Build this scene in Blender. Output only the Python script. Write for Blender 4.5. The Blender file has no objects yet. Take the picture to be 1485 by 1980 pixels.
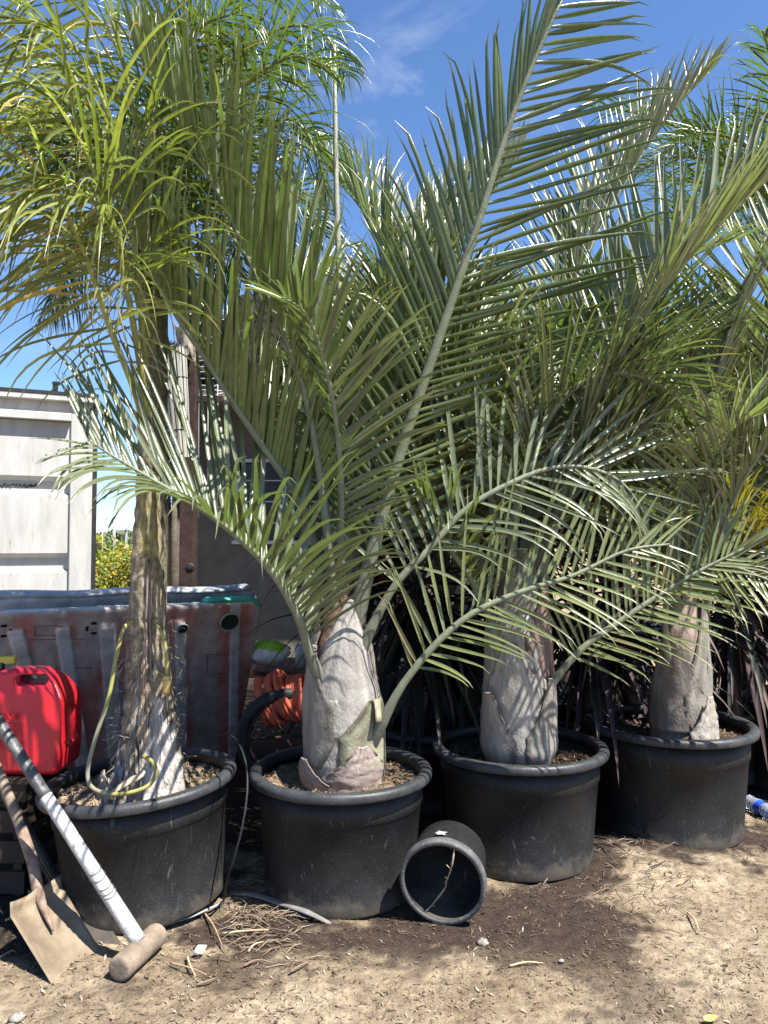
import bpy, bmesh, math, random
import numpy as np
from mathutils import Vector, Matrix
R = math.radians
random.seed(7)
RNG = np.random.default_rng(11)
sc = bpy.context.scene
COL = sc.collection

# ---------------------------------------------------------------- camera, sky, sun
F = 1487.0; CH = 1.4; HZ = 1050.0
PITCH = math.atan((HZ - 990.0) / F)
cam_d = bpy.data.cameras.new('camera'); cam = bpy.data.objects.new('camera', cam_d); COL.objects.link(cam)
cam_d.sensor_fit = 'VERTICAL'; cam_d.sensor_height = 24.0; cam_d.lens = F / 1980.0 * 24.0
cam_d.clip_start = 0.05; cam_d.clip_end = 3000
cam.location = (0, 0, CH); cam.rotation_euler = (R(90) + PITCH, 0, 0)
sc.camera = cam
sc.view_settings.view_transform = 'Standard'; sc.view_settings.look = 'None'
sc.view_settings.exposure = 1.38; sc.view_settings.gamma = 1.0

SUN_EL, SUN_AZ = 60.0, 126.0          # azimuth clockwise from +Y (view direction)
w = bpy.data.worlds.new('World'); sc.world = w; w.use_nodes = True
nt = w.node_tree; nt.nodes.clear()
sky = nt.nodes.new('ShaderNodeTexSky'); sky.sky_type = 'NISHITA'; sky.sun_disc = False
sky.sun_elevation = R(SUN_EL); sky.sun_rotation = R(SUN_AZ); sky.altitude = 100; sky.air_density = 1.0; sky.dust_density = 0.15; sky.ozone_density = 3.2
tc = nt.nodes.new('ShaderNodeTexCoord')
mp = nt.nodes.new('ShaderNodeMapping'); mp.inputs['Scale'].default_value = (1.6, 1.6, 4.0); mp.inputs['Location'].default_value = (0.35, 0.2, 0.1)
nz = nt.nodes.new('ShaderNodeTexNoise'); nz.inputs['Scale'].default_value = 2.6; nz.inputs['Detail'].default_value = 9; nz.inputs['Roughness'].default_value = 0.62; nz.inputs['Distortion'].default_value = 0.5
rp = nt.nodes.new('ShaderNodeValToRGB'); rp.color_ramp.elements[0].position = 0.50; rp.color_ramp.elements[1].position = 0.85
rp.color_ramp.elements[1].color = (0.6, 0.6, 0.6, 1)
mx = nt.nodes.new('ShaderNodeMixRGB'); mx.inputs[2].default_value = (6.5, 7.0, 7.6, 1)
bg = nt.nodes.new('ShaderNodeBackground'); bg.inputs[1].default_value = 0.069
out = nt.nodes.new('ShaderNodeOutputWorld')
L = nt.links.new
# one wisp of thin cloud, kept to a soft spot of the sky
dt = nt.nodes.new('ShaderNodeVectorMath'); dt.operation = 'DISTANCE'
WD = Vector((0.045, 0.84, 0.50)).normalized(); dt.inputs[1].default_value = WD
rg = nt.nodes.new('ShaderNodeMapRange'); rg.inputs[1].default_value = 0.20; rg.inputs[2].default_value = 0.02
dt2 = nt.nodes.new('ShaderNodeVectorMath'); dt2.operation = 'DISTANCE'
dt2.inputs[1].default_value = Vector((-0.42, 0.85, 0.30)).normalized()
rg2 = nt.nodes.new('ShaderNodeMapRange'); rg2.inputs[1].default_value = 0.35; rg2.inputs[2].default_value = 0.05; rg2.inputs[4].default_value = 0.5
ad = nt.nodes.new('ShaderNodeMath'); ad.operation = 'MAXIMUM'
ml = nt.nodes.new('ShaderNodeMath'); ml.operation = 'MULTIPLY'
L(tc.outputs['Generated'], mp.inputs[0]); L(mp.outputs[0], nz.inputs['Vector']); L(nz.outputs[0], rp.inputs[0])
L(tc.outputs['Generated'], dt.inputs[0]); L(dt.outputs['Value'], rg.inputs[0])
L(tc.outputs['Generated'], dt2.inputs[0]); L(dt2.outputs['Value'], rg2.inputs[0])
L(rg.outputs[0], ad.inputs[0]); L(rg2.outputs[0], ad.inputs[1])
L(rp.outputs[0], ml.inputs[0]); L(ad.outputs[0], ml.inputs[1]); L(ml.outputs[0], mx.inputs[0])
tint = nt.nodes.new('ShaderNodeMixRGB'); tint.blend_type = 'MULTIPLY'; tint.inputs[0].default_value = 1; tint.inputs[2].default_value = (.84, 1.0, 1.22, 1)
L(sky.outputs[0], tint.inputs[1]); L(tint.outputs[0], mx.inputs[1]); L(mx.outputs[0], bg.inputs[0]); L(bg.outputs[0], out.inputs[0])

sd = bpy.data.lights.new('sun', 'SUN'); sd.energy = 5.0; sd.angle = R(0.53); sd.color = (1.0, 0.95, 0.87)
so = bpy.data.objects.new('sun', sd); COL.objects.link(so)
SUN = Vector((math.sin(R(SUN_AZ)) * math.cos(R(SUN_EL)), math.cos(R(SUN_AZ)) * math.cos(R(SUN_EL)), math.sin(R(SUN_EL))))
so.rotation_euler = SUN.to_track_quat('Z', 'Y').to_euler(); so.location = (4, -4, 8)

# ---------------------------------------------------------------- helpers
CP, SP = math.cos(PITCH), math.sin(PITCH)
def P(px, py, Y):
    """world point seen at photo pixel (px,py) on the vertical plane y = Y"""
    x = (px - 742.5) / F; u = -(py - 990.0) / F
    dx, dy, dz = x, CP - u * SP, SP + u * CP
    k = Y / dy
    return Vector((dx * k, Y, CH + dz * k))
def G(px, py, z=0.0):
    x = (px - 742.5) / F; u = -(py - 990.0) / F
    dx, dy, dz = x, CP - u * SP, SP + u * CP
    k = (z - CH) / dz
    return Vector((dx * k, dy * k, z))
def toPx(x, y, z):
    ry, rz = y, z - CH
    fw = ry * CP + rz * SP; up = -ry * SP + rz * CP
    return 742.5 + F * x / fw, 990.0 - F * up / fw

class MB:
    def __init__(s): s.v = []; s.f = []; s.c = []; s.col = (1, 1, 1)
    def add(s, co, c=None): s.v.append((co[0], co[1], co[2])); s.c.append(c or s.col); return len(s.v) - 1
    def box(s, c, size, rot=None, col=None):
        hx, hy, hz = size[0] / 2, size[1] / 2, size[2] / 2; b = len(s.v)
        for dx, dy, dz in ((-1,-1,-1),(1,-1,-1),(1,1,-1),(-1,1,-1),(-1,-1,1),(1,-1,1),(1,1,1),(-1,1,1)):
            q = Vector((dx*hx, dy*hy, dz*hz))
            if rot is not None: q = rot @ q
            s.add(Vector(c) + q, col)
        for f in ((0,3,2,1),(4,5,6,7),(0,1,5,4),(1,2,6,5),(2,3,7,6),(3,0,4,7)): s.f.append(tuple(b+i for i in f))
    def tube(s, pts, rad, n=8, col=None, cap=True, flat=1.0, nh=Vector((0, 0, 1)), cols=None):
        pts = [Vector(p) for p in pts]; m = len(pts); b = len(s.v)
        if not hasattr(rad, '__len__'): rad = [rad] * m
        N = None
        for i, p in enumerate(pts):
            T = (pts[min(i+1, m-1)] - pts[max(i-1, 0)]).normalized()
            if N is None:
                N = nh - T * nh.dot(T)
                if N.length < 1e-3: N = Vector((1, 0.01, 0)) - T * T.x
            else: N = N - T * N.dot(T)
            N.normalize(); B = T.cross(N)
            for k in range(n):
                a = 2 * math.pi * k / n
                s.add(p + (N * math.cos(a) * flat + B * math.sin(a)) * rad[i], cols[i] if cols else col)
        for i in range(m - 1):
            for k in range(n):
                k2 = (k + 1) % n
                s.f.append((b+i*n+k, b+i*n+k2, b+(i+1)*n+k2, b+(i+1)*n+k))
        if cap:
            s.f.append(tuple(b + k for k in reversed(range(n)))); s.f.append(tuple(b+(m-1)*n+k for k in range(n)))
    def lathe(s, prof, n=64, M=None, col=None, wob=0.0, closed=False):
        b = len(s.v); ph = random.random() * 6
        for r, z in prof:
            for k in range(n):
                a = 2 * math.pi * k / n
                rr = r * (1 + wob * math.sin(2 * a + ph) + wob * .5 * math.sin(3 * a + ph * 2))
                q = Vector((rr * math.cos(a), rr * math.sin(a), z))
                s.add(M @ q if M is not None else q, col)
        m = len(prof)
        for i in range(m if closed else m - 1):
            i2 = (i + 1) % m
            for k in range(n):
                k2 = (k + 1) % n
                s.f.append((b+i*n+k, b+i*n+k2, b+i2*n+k2, b+i2*n+k))
    def grid(s, fn, nu, nv, colf=None):
        b = len(s.v)
        for j in range(nv + 1):
            for i in range(nu + 1):
                s.add(fn(i / nu, j / nv), colf(i / nu, j / nv) if colf else None)
        for j in range(nv):
            for i in range(nu):
                a = b + j * (nu + 1) + i; s.f.append((a, a+1, a+nu+2, a+nu+1))
    def prism(s, poly, fr, bk, col=None):
        """poly: list of (u,v); fr/bk: functions mapping (u,v) to points; front face and back face"""
        b = len(s.v); n = len(poly)
        for u, v in poly: s.add(fr(u, v), col)
        for u, v in poly: s.add(bk(u, v), col)
        s.f.append(tuple(range(b, b+n))); s.f.append(tuple(b+n+i for i in reversed(range(n))))
        for i in range(n):
            j = (i + 1) % n; s.f.append((b+i, b+n+i, b+n+j, b+j))

ORG = {}
def build(name, mb, mat, org=(0, 0, 0), parent=None, smooth=True, bevel=0.0, sub=0, solid=0.0):
    me = bpy.data.meshes.new(name)
    v = np.array(mb.v, dtype=np.float64) - np.array(org)
    me.from_pydata(v.tolist(), [], mb.f)
    ca = me.color_attributes.new('Col', 'FLOAT_COLOR', 'POINT')
    c = np.ones((len(mb.v), 4), dtype=np.float32); c[:, :3] = np.array(mb.c, dtype=np.float32).reshape(-1, 3)
    ca.data.foreach_set('color', c.ravel())
    if smooth: me.polygons.foreach_set('use_smooth', [True] * len(me.polygons))
    me.materials.append(mat); me.update()
    o = bpy.data.objects.new(name, me); COL.objects.link(o)
    if smooth == 'auto' or bevel > 0:
        pass
    if solid: m = o.modifiers.new('s', 'SOLIDIFY'); m.thickness = solid; m.offset = 0
    if bevel > 0:
        m = o.modifiers.new('b', 'BEVEL'); m.width = bevel; m.segments = 2; m.limit_method = 'ANGLE'; m.angle_limit = R(40)
    if sub: m = o.modifiers.new('u', 'SUBSURF'); m.levels = sub; m.render_levels = sub
    if parent: o.parent = parent
    else: o.location = org
    return o
def root(name, loc, label, cat, group=None):
    o = bpy.data.objects.new(name, None); COL.objects.link(o); o.location = loc; o.empty_display_size = .1
    o['label'] = label; o['category'] = cat
    if group: o['group'] = group
    ORG[o.name] = Vector(loc); return o
def part(name, mb, mat, parent, label=None, **k):
    r = parent
    while r.parent: r = r.parent
    o = build(name, mb, mat, org=ORG[r.name], parent=parent, **k)
    if label: o['label'] = label
    return o
def solo(name, mb, mat, loc, label, cat, group=None, kind=None, **k):
    o = build(name, mb, mat, org=loc, **k); ORG[o.name] = Vector(loc)
    o['label'] = label; o['category'] = cat
    if group: o['group'] = group
    if kind: o['kind'] = kind
    return o

# ---------------------------------------------------------------- materials
def mat(name, c=(.5,.5,.5), c2=None, scale=8, rough=.6, rough2=None, bump=0.0, bscale=None, spec=.4, metal=0, attr=False,
        trans=0.0, detail=6, stretch=None, thr=(.35, .65), c3=None, s3=60, t3=(.6, .7), back=None, transcol=None, coat=0, alpha=None):
    m = bpy.data.materials.new(name); m.use_nodes = True; n = m.node_tree.nodes; l = m.node_tree.links.new
    b = n['Principled BSDF']; b.inputs['Roughness'].default_value = rough; b.inputs['Metallic'].default_value = metal
    b.inputs['Specular IOR Level'].default_value = spec; b.inputs['Coat Weight'].default_value = coat
    t = n.new('ShaderNodeTexCoord'); vec = t.outputs['Object']
    if stretch:
        mm = n.new('ShaderNodeMapping'); mm.inputs['Scale'].default_value = stretch; l(vec, mm.inputs[0]); vec = mm.outputs[0]
    col = None
    if attr:
        a = n.new('ShaderNodeVertexColor'); a.layer_name = 'Col'; col = a.outputs[0]
    def noise(s, d=detail):
        q = n.new('ShaderNodeTexNoise'); q.inputs['Scale'].default_value = s; q.inputs['Detail'].default_value = d; q.inputs['Roughness'].default_value = .6
        l(vec, q.inputs['Vector']); return q.outputs[0]
    if c2 is not None:
        r = n.new('ShaderNodeValToRGB'); r.color_ramp.elements[0].position, r.color_ramp.elements[1].position = thr
        r.color_ramp.elements[0].color = (*c, 1); r.color_ramp.elements[1].color = (*c2, 1); l(noise(scale), r.inputs[0]); cc = r.outputs[0]
        if c3 is not None:
            r3 = n.new('ShaderNodeValToRGB'); r3.color_ramp.elements[0].position, r3.color_ramp.elements[1].position = t3; l(noise(s3), r3.inputs[0])
            x3 = n.new('ShaderNodeMixRGB'); x3.inputs[2].default_value = (*c3, 1); l(r3.outputs[0], x3.inputs[0]); l(cc, x3.inputs[1]); cc = x3.outputs[0]
    else: cc = None
    if attr and cc is not None:
        x = n.new('ShaderNodeMixRGB'); x.blend_type = 'MULTIPLY'; x.inputs[0].default_value = 1; l(col, x.inputs[1]); l(cc, x.inputs[2]); col = x.outputs[0]
    elif cc is not None: col = cc
    if back is not None and col is not None:
        g = n.new('ShaderNodeNewGeometry'); xb = n.new('ShaderNodeMixRGB'); l(g.outputs['Backfacing'], xb.inputs[0])
        m2 = n.new('ShaderNodeMixRGB'); m2.inputs[0].default_value = .42; l(col, m2.inputs[1]); m2.inputs[2].default_value = (*back, 1)
        l(col, xb.inputs[1]); l(m2.outputs[0], xb.inputs[2]); col = xb.outputs[0]
    if col is not None: l(col, b.inputs['Base Color'])
    else: b.inputs['Base Color'].default_value = (*c, 1)
    if rough2 is not None:
        mr = n.new('ShaderNodeMapRange'); mr.inputs[3].default_value = rough; mr.inputs[4].default_value = rough2; l(noise(scale * 2.3), mr.inputs[0]); l(mr.outputs[0], b.inputs['Roughness'])
    if bump:
        bp = n.new('ShaderNodeBump'); bp.inputs['Strength'].default_value = bump; bp.inputs['Distance'].default_value = .01
        l(noise(bscale or scale * 4, 5), bp.inputs['Height']); l(bp.outputs[0], b.inputs['Normal'])
    if trans:
        o = n['Material Output']; tr = n.new('ShaderNodeBsdfTranslucent'); ms = n.new('ShaderNodeMixShader'); ms.inputs[0].default_value = trans
        if transcol is not None and col is not None:
            xx = n.new('ShaderNodeMixRGB'); xx.blend_type = 'MULTIPLY'; xx.inputs[0].default_value = 1; xx.inputs[2].default_value = (*transcol, 1); l(col, xx.inputs[1]); l(xx.outputs[0], tr.inputs[0])
        elif col is not None: l(col, tr.inputs[0])
        else: tr.inputs[0].default_value = (*c, 1)
        l(b.outputs[0], ms.inputs[1]); l(tr.outputs[0], ms.inputs[2]); l(ms.outputs[0], o.inputs[0])
    return m

m_leaf = mat('grey_green_leaf', (.85,.85,.85), (1.15,1.15,1.1), scale=30, rough=.30, spec=.75, attr=True, trans=.30, back=(.19,.215,.125), transcol=(1.2,1.55,.5), bump=.12, bscale=180)
m_leafo = mat('olive_leaf', (.85,.85,.85), (1.15,1.15,1.1), scale=30, rough=.28, spec=.7, attr=True, trans=.32, transcol=(1.25,1.5,.45), bump=.1, bscale=180)
m_rachis = mat('grey_rachis', (.8,.8,.8), (1.15,1.15,1.15), scale=25, rough=.5, spec=.4, attr=True, bump=.3, bscale=150)
m_sheath = mat('silver_sheath', (.62,.61,.60), (1.10,1.08,1.05), scale=6, rough=.45, rough2=.7, spec=.4, attr=True, bump=.5, bscale=110, stretch=(1,1,.55), thr=(.3,.62), c3=(.62,.54,.48), s3=70, t3=(.58,.78))
m_fib = mat('fibrous_trunk', (.45,.42,.38), (1.25,1.2,1.05), scale=60, rough=.9, spec=.15, attr=True, bump=.7, bscale=80, stretch=(1,1,.5), thr=(.3,.7))
m_pot = mat('black_plastic', (.0085,.009,.0095), (.018,.0185,.0195), scale=7, rough=.46, rough2=.66, spec=.30, c3=(.10,.097,.09), s3=210, t3=(.60,.70), bump=.14, bscale=160, detail=7)
def pot_dirt(m, streak=.5):
    n = m.node_tree.nodes; l = m.node_tree.links.new; b = n['Principled BSDF']; src = b.inputs['Base Color'].links[0].from_socket
    t = n.new('ShaderNodeTexCoord'); sx = n.new('ShaderNodeSeparateXYZ'); l(t.outputs['Object'], sx.inputs[0])
    mr = n.new('ShaderNodeMapRange'); mr.inputs[1].default_value = .13; mr.inputs[2].default_value = .0; mr.inputs[3].default_value = 0; mr.inputs[4].default_value = .55; l(sx.outputs[2], mr.inputs[0])
    oi = n.new('ShaderNodeObjectInfo'); va = n.new('ShaderNodeVectorMath'); va.operation = 'ADD'; sc_ = n.new('ShaderNodeMath'); sc_.operation = 'MULTIPLY'; sc_.inputs[1].default_value = 30; l(oi.outputs['Random'], sc_.inputs[0]); l(t.outputs['Object'], va.inputs[0]); l(sc_.outputs[0], va.inputs[1])
    q = n.new('ShaderNodeTexNoise'); q.inputs['Scale'].default_value = 11; q.inputs['Detail'].default_value = 9; q.inputs['Roughness'].default_value = .7; l(va.outputs[0], q.inputs['Vector'])
    a = n.new('ShaderNodeMath'); a.operation = 'ADD'; l(mr.outputs[0], a.inputs[0]); l(q.outputs[0], a.inputs[1])
    r_ = n.new('ShaderNodeValToRGB'); r_.color_ramp.elements[0].position = .68; r_.color_ramp.elements[1].position = 1.0; r_.color_ramp.elements[1].color = (.75,.75,.75,1); l(a.outputs[0], r_.inputs[0])
    x = n.new('ShaderNodeMixRGB'); x.inputs[2].default_value = (.10,.083,.064,1); l(r_.outputs[0], x.inputs[0]); l(src, x.inputs[1])
    mp_ = n.new('ShaderNodeMapping'); mp_.inputs['Rotation'].default_value = (.5,.3,.4); mp_.inputs['Scale'].default_value = (9, 60, 3.5); l(va.outputs[0], mp_.inputs[0])
    q2 = n.new('ShaderNodeTexNoise'); q2.inputs['Scale'].default_value = 1.6; q2.inputs['Detail'].default_value = 4; q2.inputs['Distortion'].default_value = 1.5; l(mp_.outputs[0], q2.inputs['Vector'])
    r2 = n.new('ShaderNodeValToRGB'); r2.color_ramp.elements[0].position = .655; r2.color_ramp.elements[1].position = .70; r2.color_ramp.elements[1].color = (streak,)*3 + (1,); l(q2.outputs[0], r2.inputs[0])
    x2 = n.new('ShaderNodeMixRGB'); x2.inputs[2].default_value = (.11,.11,.108,1); l(r2.outputs[0], x2.inputs[0]); l(x.outputs[0], x2.inputs[1]); l(x2.outputs[0], b.inputs['Base Color'])
pot_dirt(m_pot)
m_rim = mat('worn_rim_plastic', (.018,.0195,.022), (.045,.047,.05), scale=11, rough=.36, rough2=.56, spec=.42, c3=(.12,.115,.105), s3=70, t3=(.60,.76), bump=.2, bscale=110)
m_rim2 = mat('scuffed_grey_plastic', (.05,.052,.055), (.12,.12,.12), scale=12, rough=.5, rough2=.7, c3=(.24,.235,.22), s3=50, t3=(.6,.75), bump=.3, bscale=100)
m_soil = mat('potting_soil', (.6,.6,.6), (1.3,1.3,1.3), scale=35, rough=.95, spec=.1, attr=True, bump=1.0, bscale=60)
m_chip = mat('wood_chip', (.8,.8,.8), (1.2,1.2,1.2), scale=90, rough=.85, spec=.2, attr=True)
m_ground = mat('dry_ground', (.62,.62,.62), (1.3,1.28,1.22), scale=22, rough=.95, spec=.12, attr=True, bump=1.0, bscale=75, detail=10, c3=None)
m_dark_leaf = mat('purple_strap_leaf', (.7,.7,.7), (1.25,1.25,1.25), scale=12, rough=.55, spec=.3, attr=True, trans=.10)
m_white = mat('white_painted_steel', (.40,.395,.38), (.50,.495,.48), scale=2.5, rough=.5, spec=.35, c3=(.27,.235,.19), s3=9, t3=(.60,.80), stretch=(5,5,1))
m_blackr = mat('black_rubber', (.012,.012,.012), (.03,.03,.03), scale=20, rough=.6)
m_panel = mat('moulded_panel', (.75,.75,.75), (1.15,1.15,1.15), scale=14, rough=.5, spec=.35, attr=True, bump=.15, bscale=40)
m_red = mat('red_plastic', (.50,.012,.022), (.58,.018,.03), scale=6, rough=.36, spec=.5, bump=.15, bscale=160)
m_shov = mat('dusty_steel', (.13,.10,.068), (.27,.21,.14), scale=7, rough=.6, rough2=.8, metal=.0, spec=.3, c3=(.16,.11,.08), s3=40, t3=(.6,.8), bump=.2, bscale=60)
m_shov2 = mat('dark_steel', (.045,.04,.036), (.10,.085,.07), scale=12, rough=.55, metal=.3)
m_wood = mat('weathered_wood', (.16,.115,.08), (.28,.22,.16), scale=10, rough=.75, stretch=(4,4,.6), bump=.4, bscale=30)
m_rustw = mat('rusted_socket', (.15,.10,.075), (.30,.22,.165), scale=25, rough=.8, bump=.5, bscale=80)
m_tapew = mat('white_tape', (.24,.255,.27), (.43,.43,.42), scale=11, rough=.55, thr=(.34,.52), bump=.3, bscale=60, c3=(.22,.21,.19), s3=45, t3=(.56,.68))
m_dark_grip = mat('dark_grip', (.035,.036,.038), (.11,.11,.115), scale=25, rough=.35, bump=.4, bscale=60)  # dark handle tone; on the mallet it holds tape and painted striped shadow
m_mal = mat('worn_mallet_head', (.14,.108,.08), (.26,.205,.155), scale=14, rough=.85, bump=.4, bscale=60)
m_steel = mat('rusted_post_steel', (.024,.012,.010), (.055,.028,.022), scale=12, rough=.7, bump=.3)
m_wall = mat('grey_stucco', (.15,.135,.112), (.20,.183,.152), scale=6, rough=.9, bump=.6, bscale=50)
m_roof = mat('dark_tile', (.010,.010,.010), (.022,.021,.02), scale=9, rough=.85, spec=.1, bump=.2)
m_frame = mat('white_frame', (.62,.62,.62), (.7,.7,.7), scale=8, rough=.4)
m_glass = mat('dark_pane', (.006,.007,.007), (.016,.018,.019), scale=2, rough=.22, spec=.35)
m_brown = mat('brown_board', (.10,.045,.025), (.17,.08,.045), scale=7, rough=.7)
m_hose = mat('yellow_hose', (.9,.9,.9), (1.1,1.1,1.1), scale=20, rough=.4, attr=True)
m_brass = mat('brass', (.42,.30,.10), (.5,.38,.15), scale=20, rough=.45, metal=.7)
m_orange = mat('orange_hose', (.42,.075,.035), (.58,.12,.06), scale=14, rough=.5)
m_tree = mat('garden_leaf', (.75,.75,.75), (1.2,1.2,1.2), scale=4, rough=.5, attr=True, trans=.35)
m_hill = mat('green_hill', (.06,.08,.045), (.12,.15,.08), scale=.15, rough=.9)
m_bark = mat('bark', (.10,.08,.06), (.18,.15,.12), scale=8, rough=.9, bump=.8)
m_twig = mat('dry_twig', (.9,.9,.9), (1.15,1.15,1.15), scale=40, rough=.85, attr=True, spec=.2)
m_stone = mat('pale_stone', (.17,.155,.13), (.30,.28,.25), scale=30, rough=.85, bump=.5)
m_slat = mat('pale_slats', (.34,.33,.29), (.46,.45,.41), scale=15, rough=.6, stretch=(1,1,.3))
m_cloth = mat('pale_fibre_cloth', (.28,.24,.19), (.42,.37,.30), scale=18, rough=.9, bump=.6, trans=.2)

def hash2(x, y): 
    return .5 + .5 * math.sin(x * 12.9898 + y * 78.233 + 4.1 * math.sin(x * 3.7 + y * 5.3))
from mathutils import noise as MN
def fbm(x, y, z=0, o=4): return MN.fractal(Vector((x, y, z)), .55, 2.1, o)

# ---------------------------------------------------------------- ground
WETS = [ [(330,1800),(400,1775),(520,1770),(650,1775),(790,1740),(930,1715),(1040,1700),(1150,1650),(1215,1640),(1200,1700),(1190,1760),(1240,1790),(1250,1840),(1300,1890),(1330,1950),(1290,1985),(1180,1960),(1080,1905),(985,1880),(925,1830),(880,1835),(850,1865),(780,1850),(700,1870),(610,1850),(540,1885),(450,1895),(390,1870),(370,1835)],
         [(130,1925),(190,1895),(260,1885),(270,1910),(200,1940),(150,1950)],
         [(-200,1740),(40,1700),(110,1720),(110,1900),(60,1860),(-50,1850)],
         [(1430,1560),(1600,1550),(1600,1640),(1450,1610)] ]
WG = [[G(a, b).xy for a, b in p] for p in WETS]
def ground_dark(x, y):
    best = -9
    for pl in WG:
        ins = False; d = 9; n = len(pl)
        for i in range(n):
            x1, y1 = pl[i]; x2, y2 = pl[(i + 1) % n]
            if (y1 > y) != (y2 > y) and x < (x2 - x1) * (y - y1) / (y2 - y1) + x1: ins = not ins
            ex, ey = x2 - x1, y2 - y1; t = max(0, min(1, ((x - x1) * ex + (y - y1) * ey) / (ex * ex + ey * ey)))
            d = min(d, math.hypot(x - x1 - t * ex, y - y1 - t * ey))
        best = max(best, d if ins else -d)
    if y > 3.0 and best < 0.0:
        best = max(best, min(.2, (y - 3.45) * .5))  # ground behind the tubs turns darker with distance
    return max(0, min(1, .5 + (best + fbm(x * 5, y * 5, 0) * .14 + fbm(x * 22, y * 22, 3) * .05) / .09))
MND = G(1185, 1650)
def gz(x, y):
    if y > 9 or abs(x) > 6 or y < .3: return 0.0
    h = .012 * fbm(x * 1.7, y * 1.7, 5) + .006 * fbm(x * 9, y * 9, 1)
    d = math.hypot((x - MND.x) / .30, (y - MND.y) / .22)
    if d < 2.5: h += .055 * math.exp(-d * d) 
    return h
def axis(a, b, fa, fb, step, far):
    v = list(np.arange(fa, fb + 1e-6, step)); s = step
    x = fb
    while x < b: s *= 1.35; x += s; v.append(min(x, b))
    x = fa; s = step
    while x > a: s *= 1.35; x -= s; v.insert(0, max(x, a))
    return v
gx = axis(-900, 900, -2.0, 2.6, .022, 0); gy = axis(-60, 1500, 1.9, 4.4, .022, 0)
mb = MB()
SAND = (.20,.158,.11); SAND2 = (.262,.212,.152); DARK = (.042,.031,.025)
for y in gy:
    for x in gx:
        near = -2.4 < x < 3 and 1.5 < y < 9
        if near:
            t = ground_dark(x, y); t *= 1 if y > 2.75 else max(.55, 1 - (2.75 - y) * 1.6); k = max(-.5, min(1.2, .5 + 1.5 * fbm(x * 2.2, y * 2.2, 9)))
            s = [a + (b - a) * k for a, b in zip(SAND, SAND2)]
            mb.add((x, y, gz(x, y)), tuple(a + (b - a) * t for a, b in zip(s, DARK)))
        else: mb.add((x, y, gz(x, y) if y < 9 else 0), (.28,.215,.145))
nx = len(gx)
for j in range(len(gy) - 1):
    for i in range(nx - 1): a = j * nx + i; mb.f.append((a, a+1, a+nx+1, a+nx))
g = build('ground', mb, m_ground); g['kind'] = 'structure'; g['label'] = 'tan sandy yard covered in chips with dark damp patches'

def chip(mb, p, yaw, l, w_, col, tilt=.25, th=.5):
    ca, sa = math.cos(yaw), math.sin(yaw); tz = random.uniform(-tilt, tilt) * l; b = len(mb.v)
    cu = random.uniform(-.25, .25) * l
    for i, (u, v, h) in enumerate(((-.5, 0, -tz), (0, .5, 0), (.5, 0, tz), (0, -.5, 0))):
        x = u * l; y = v * w_ + (cu if i in (1, 3) else 0)
        mb.add((p[0] + ca * x - sa * y, p[1] + sa * x + ca * y, p[2] + h + (w_ * th if i in (1,3) else 0) + .003), col)
    mb.f.append((b, b+3, b+2, b+1))
mb = MB()
for i in range(36000):
    px, py = random.uniform(-60, 1545), random.uniform(1560, 2010) if random.random() < .85 else random.uniform(1450, 1600)
    q = G(px, py); x, y = q.x, q.y
    dens = .55 + .8 * fbm(x * 4, y * 4, 7)
    if random.random() > dens + .25: continue
    t = ground_dark(x, y); r = random.random()
    c = Vector((.22,.172,.12)) if r < .55 else (Vector((.32,.27,.20)) if r < .68 else Vector((.085,.06,.042)))
    if t > .5: 
        if random.random() < .45: c = Vector((.11,.078,.055))
        elif random.random() < .6: c = c * .55
    big = random.random() ** 4
    chip(mb, (x, y, gz(x, y)), random.uniform(0, 6.28), .004 + .026 * big ** 2 + .008 * random.random(), .001 + .0028 * random.random() ** 2 + .005 * big ** 2, tuple(c * random.uniform(.6, 1.25)))
solo('wood_chips', mb, m_chip, (0, 0, 0), 'scattered pale wood chips and dry flakes over the ground', 'wood chips', kind='stuff', smooth=False)

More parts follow.
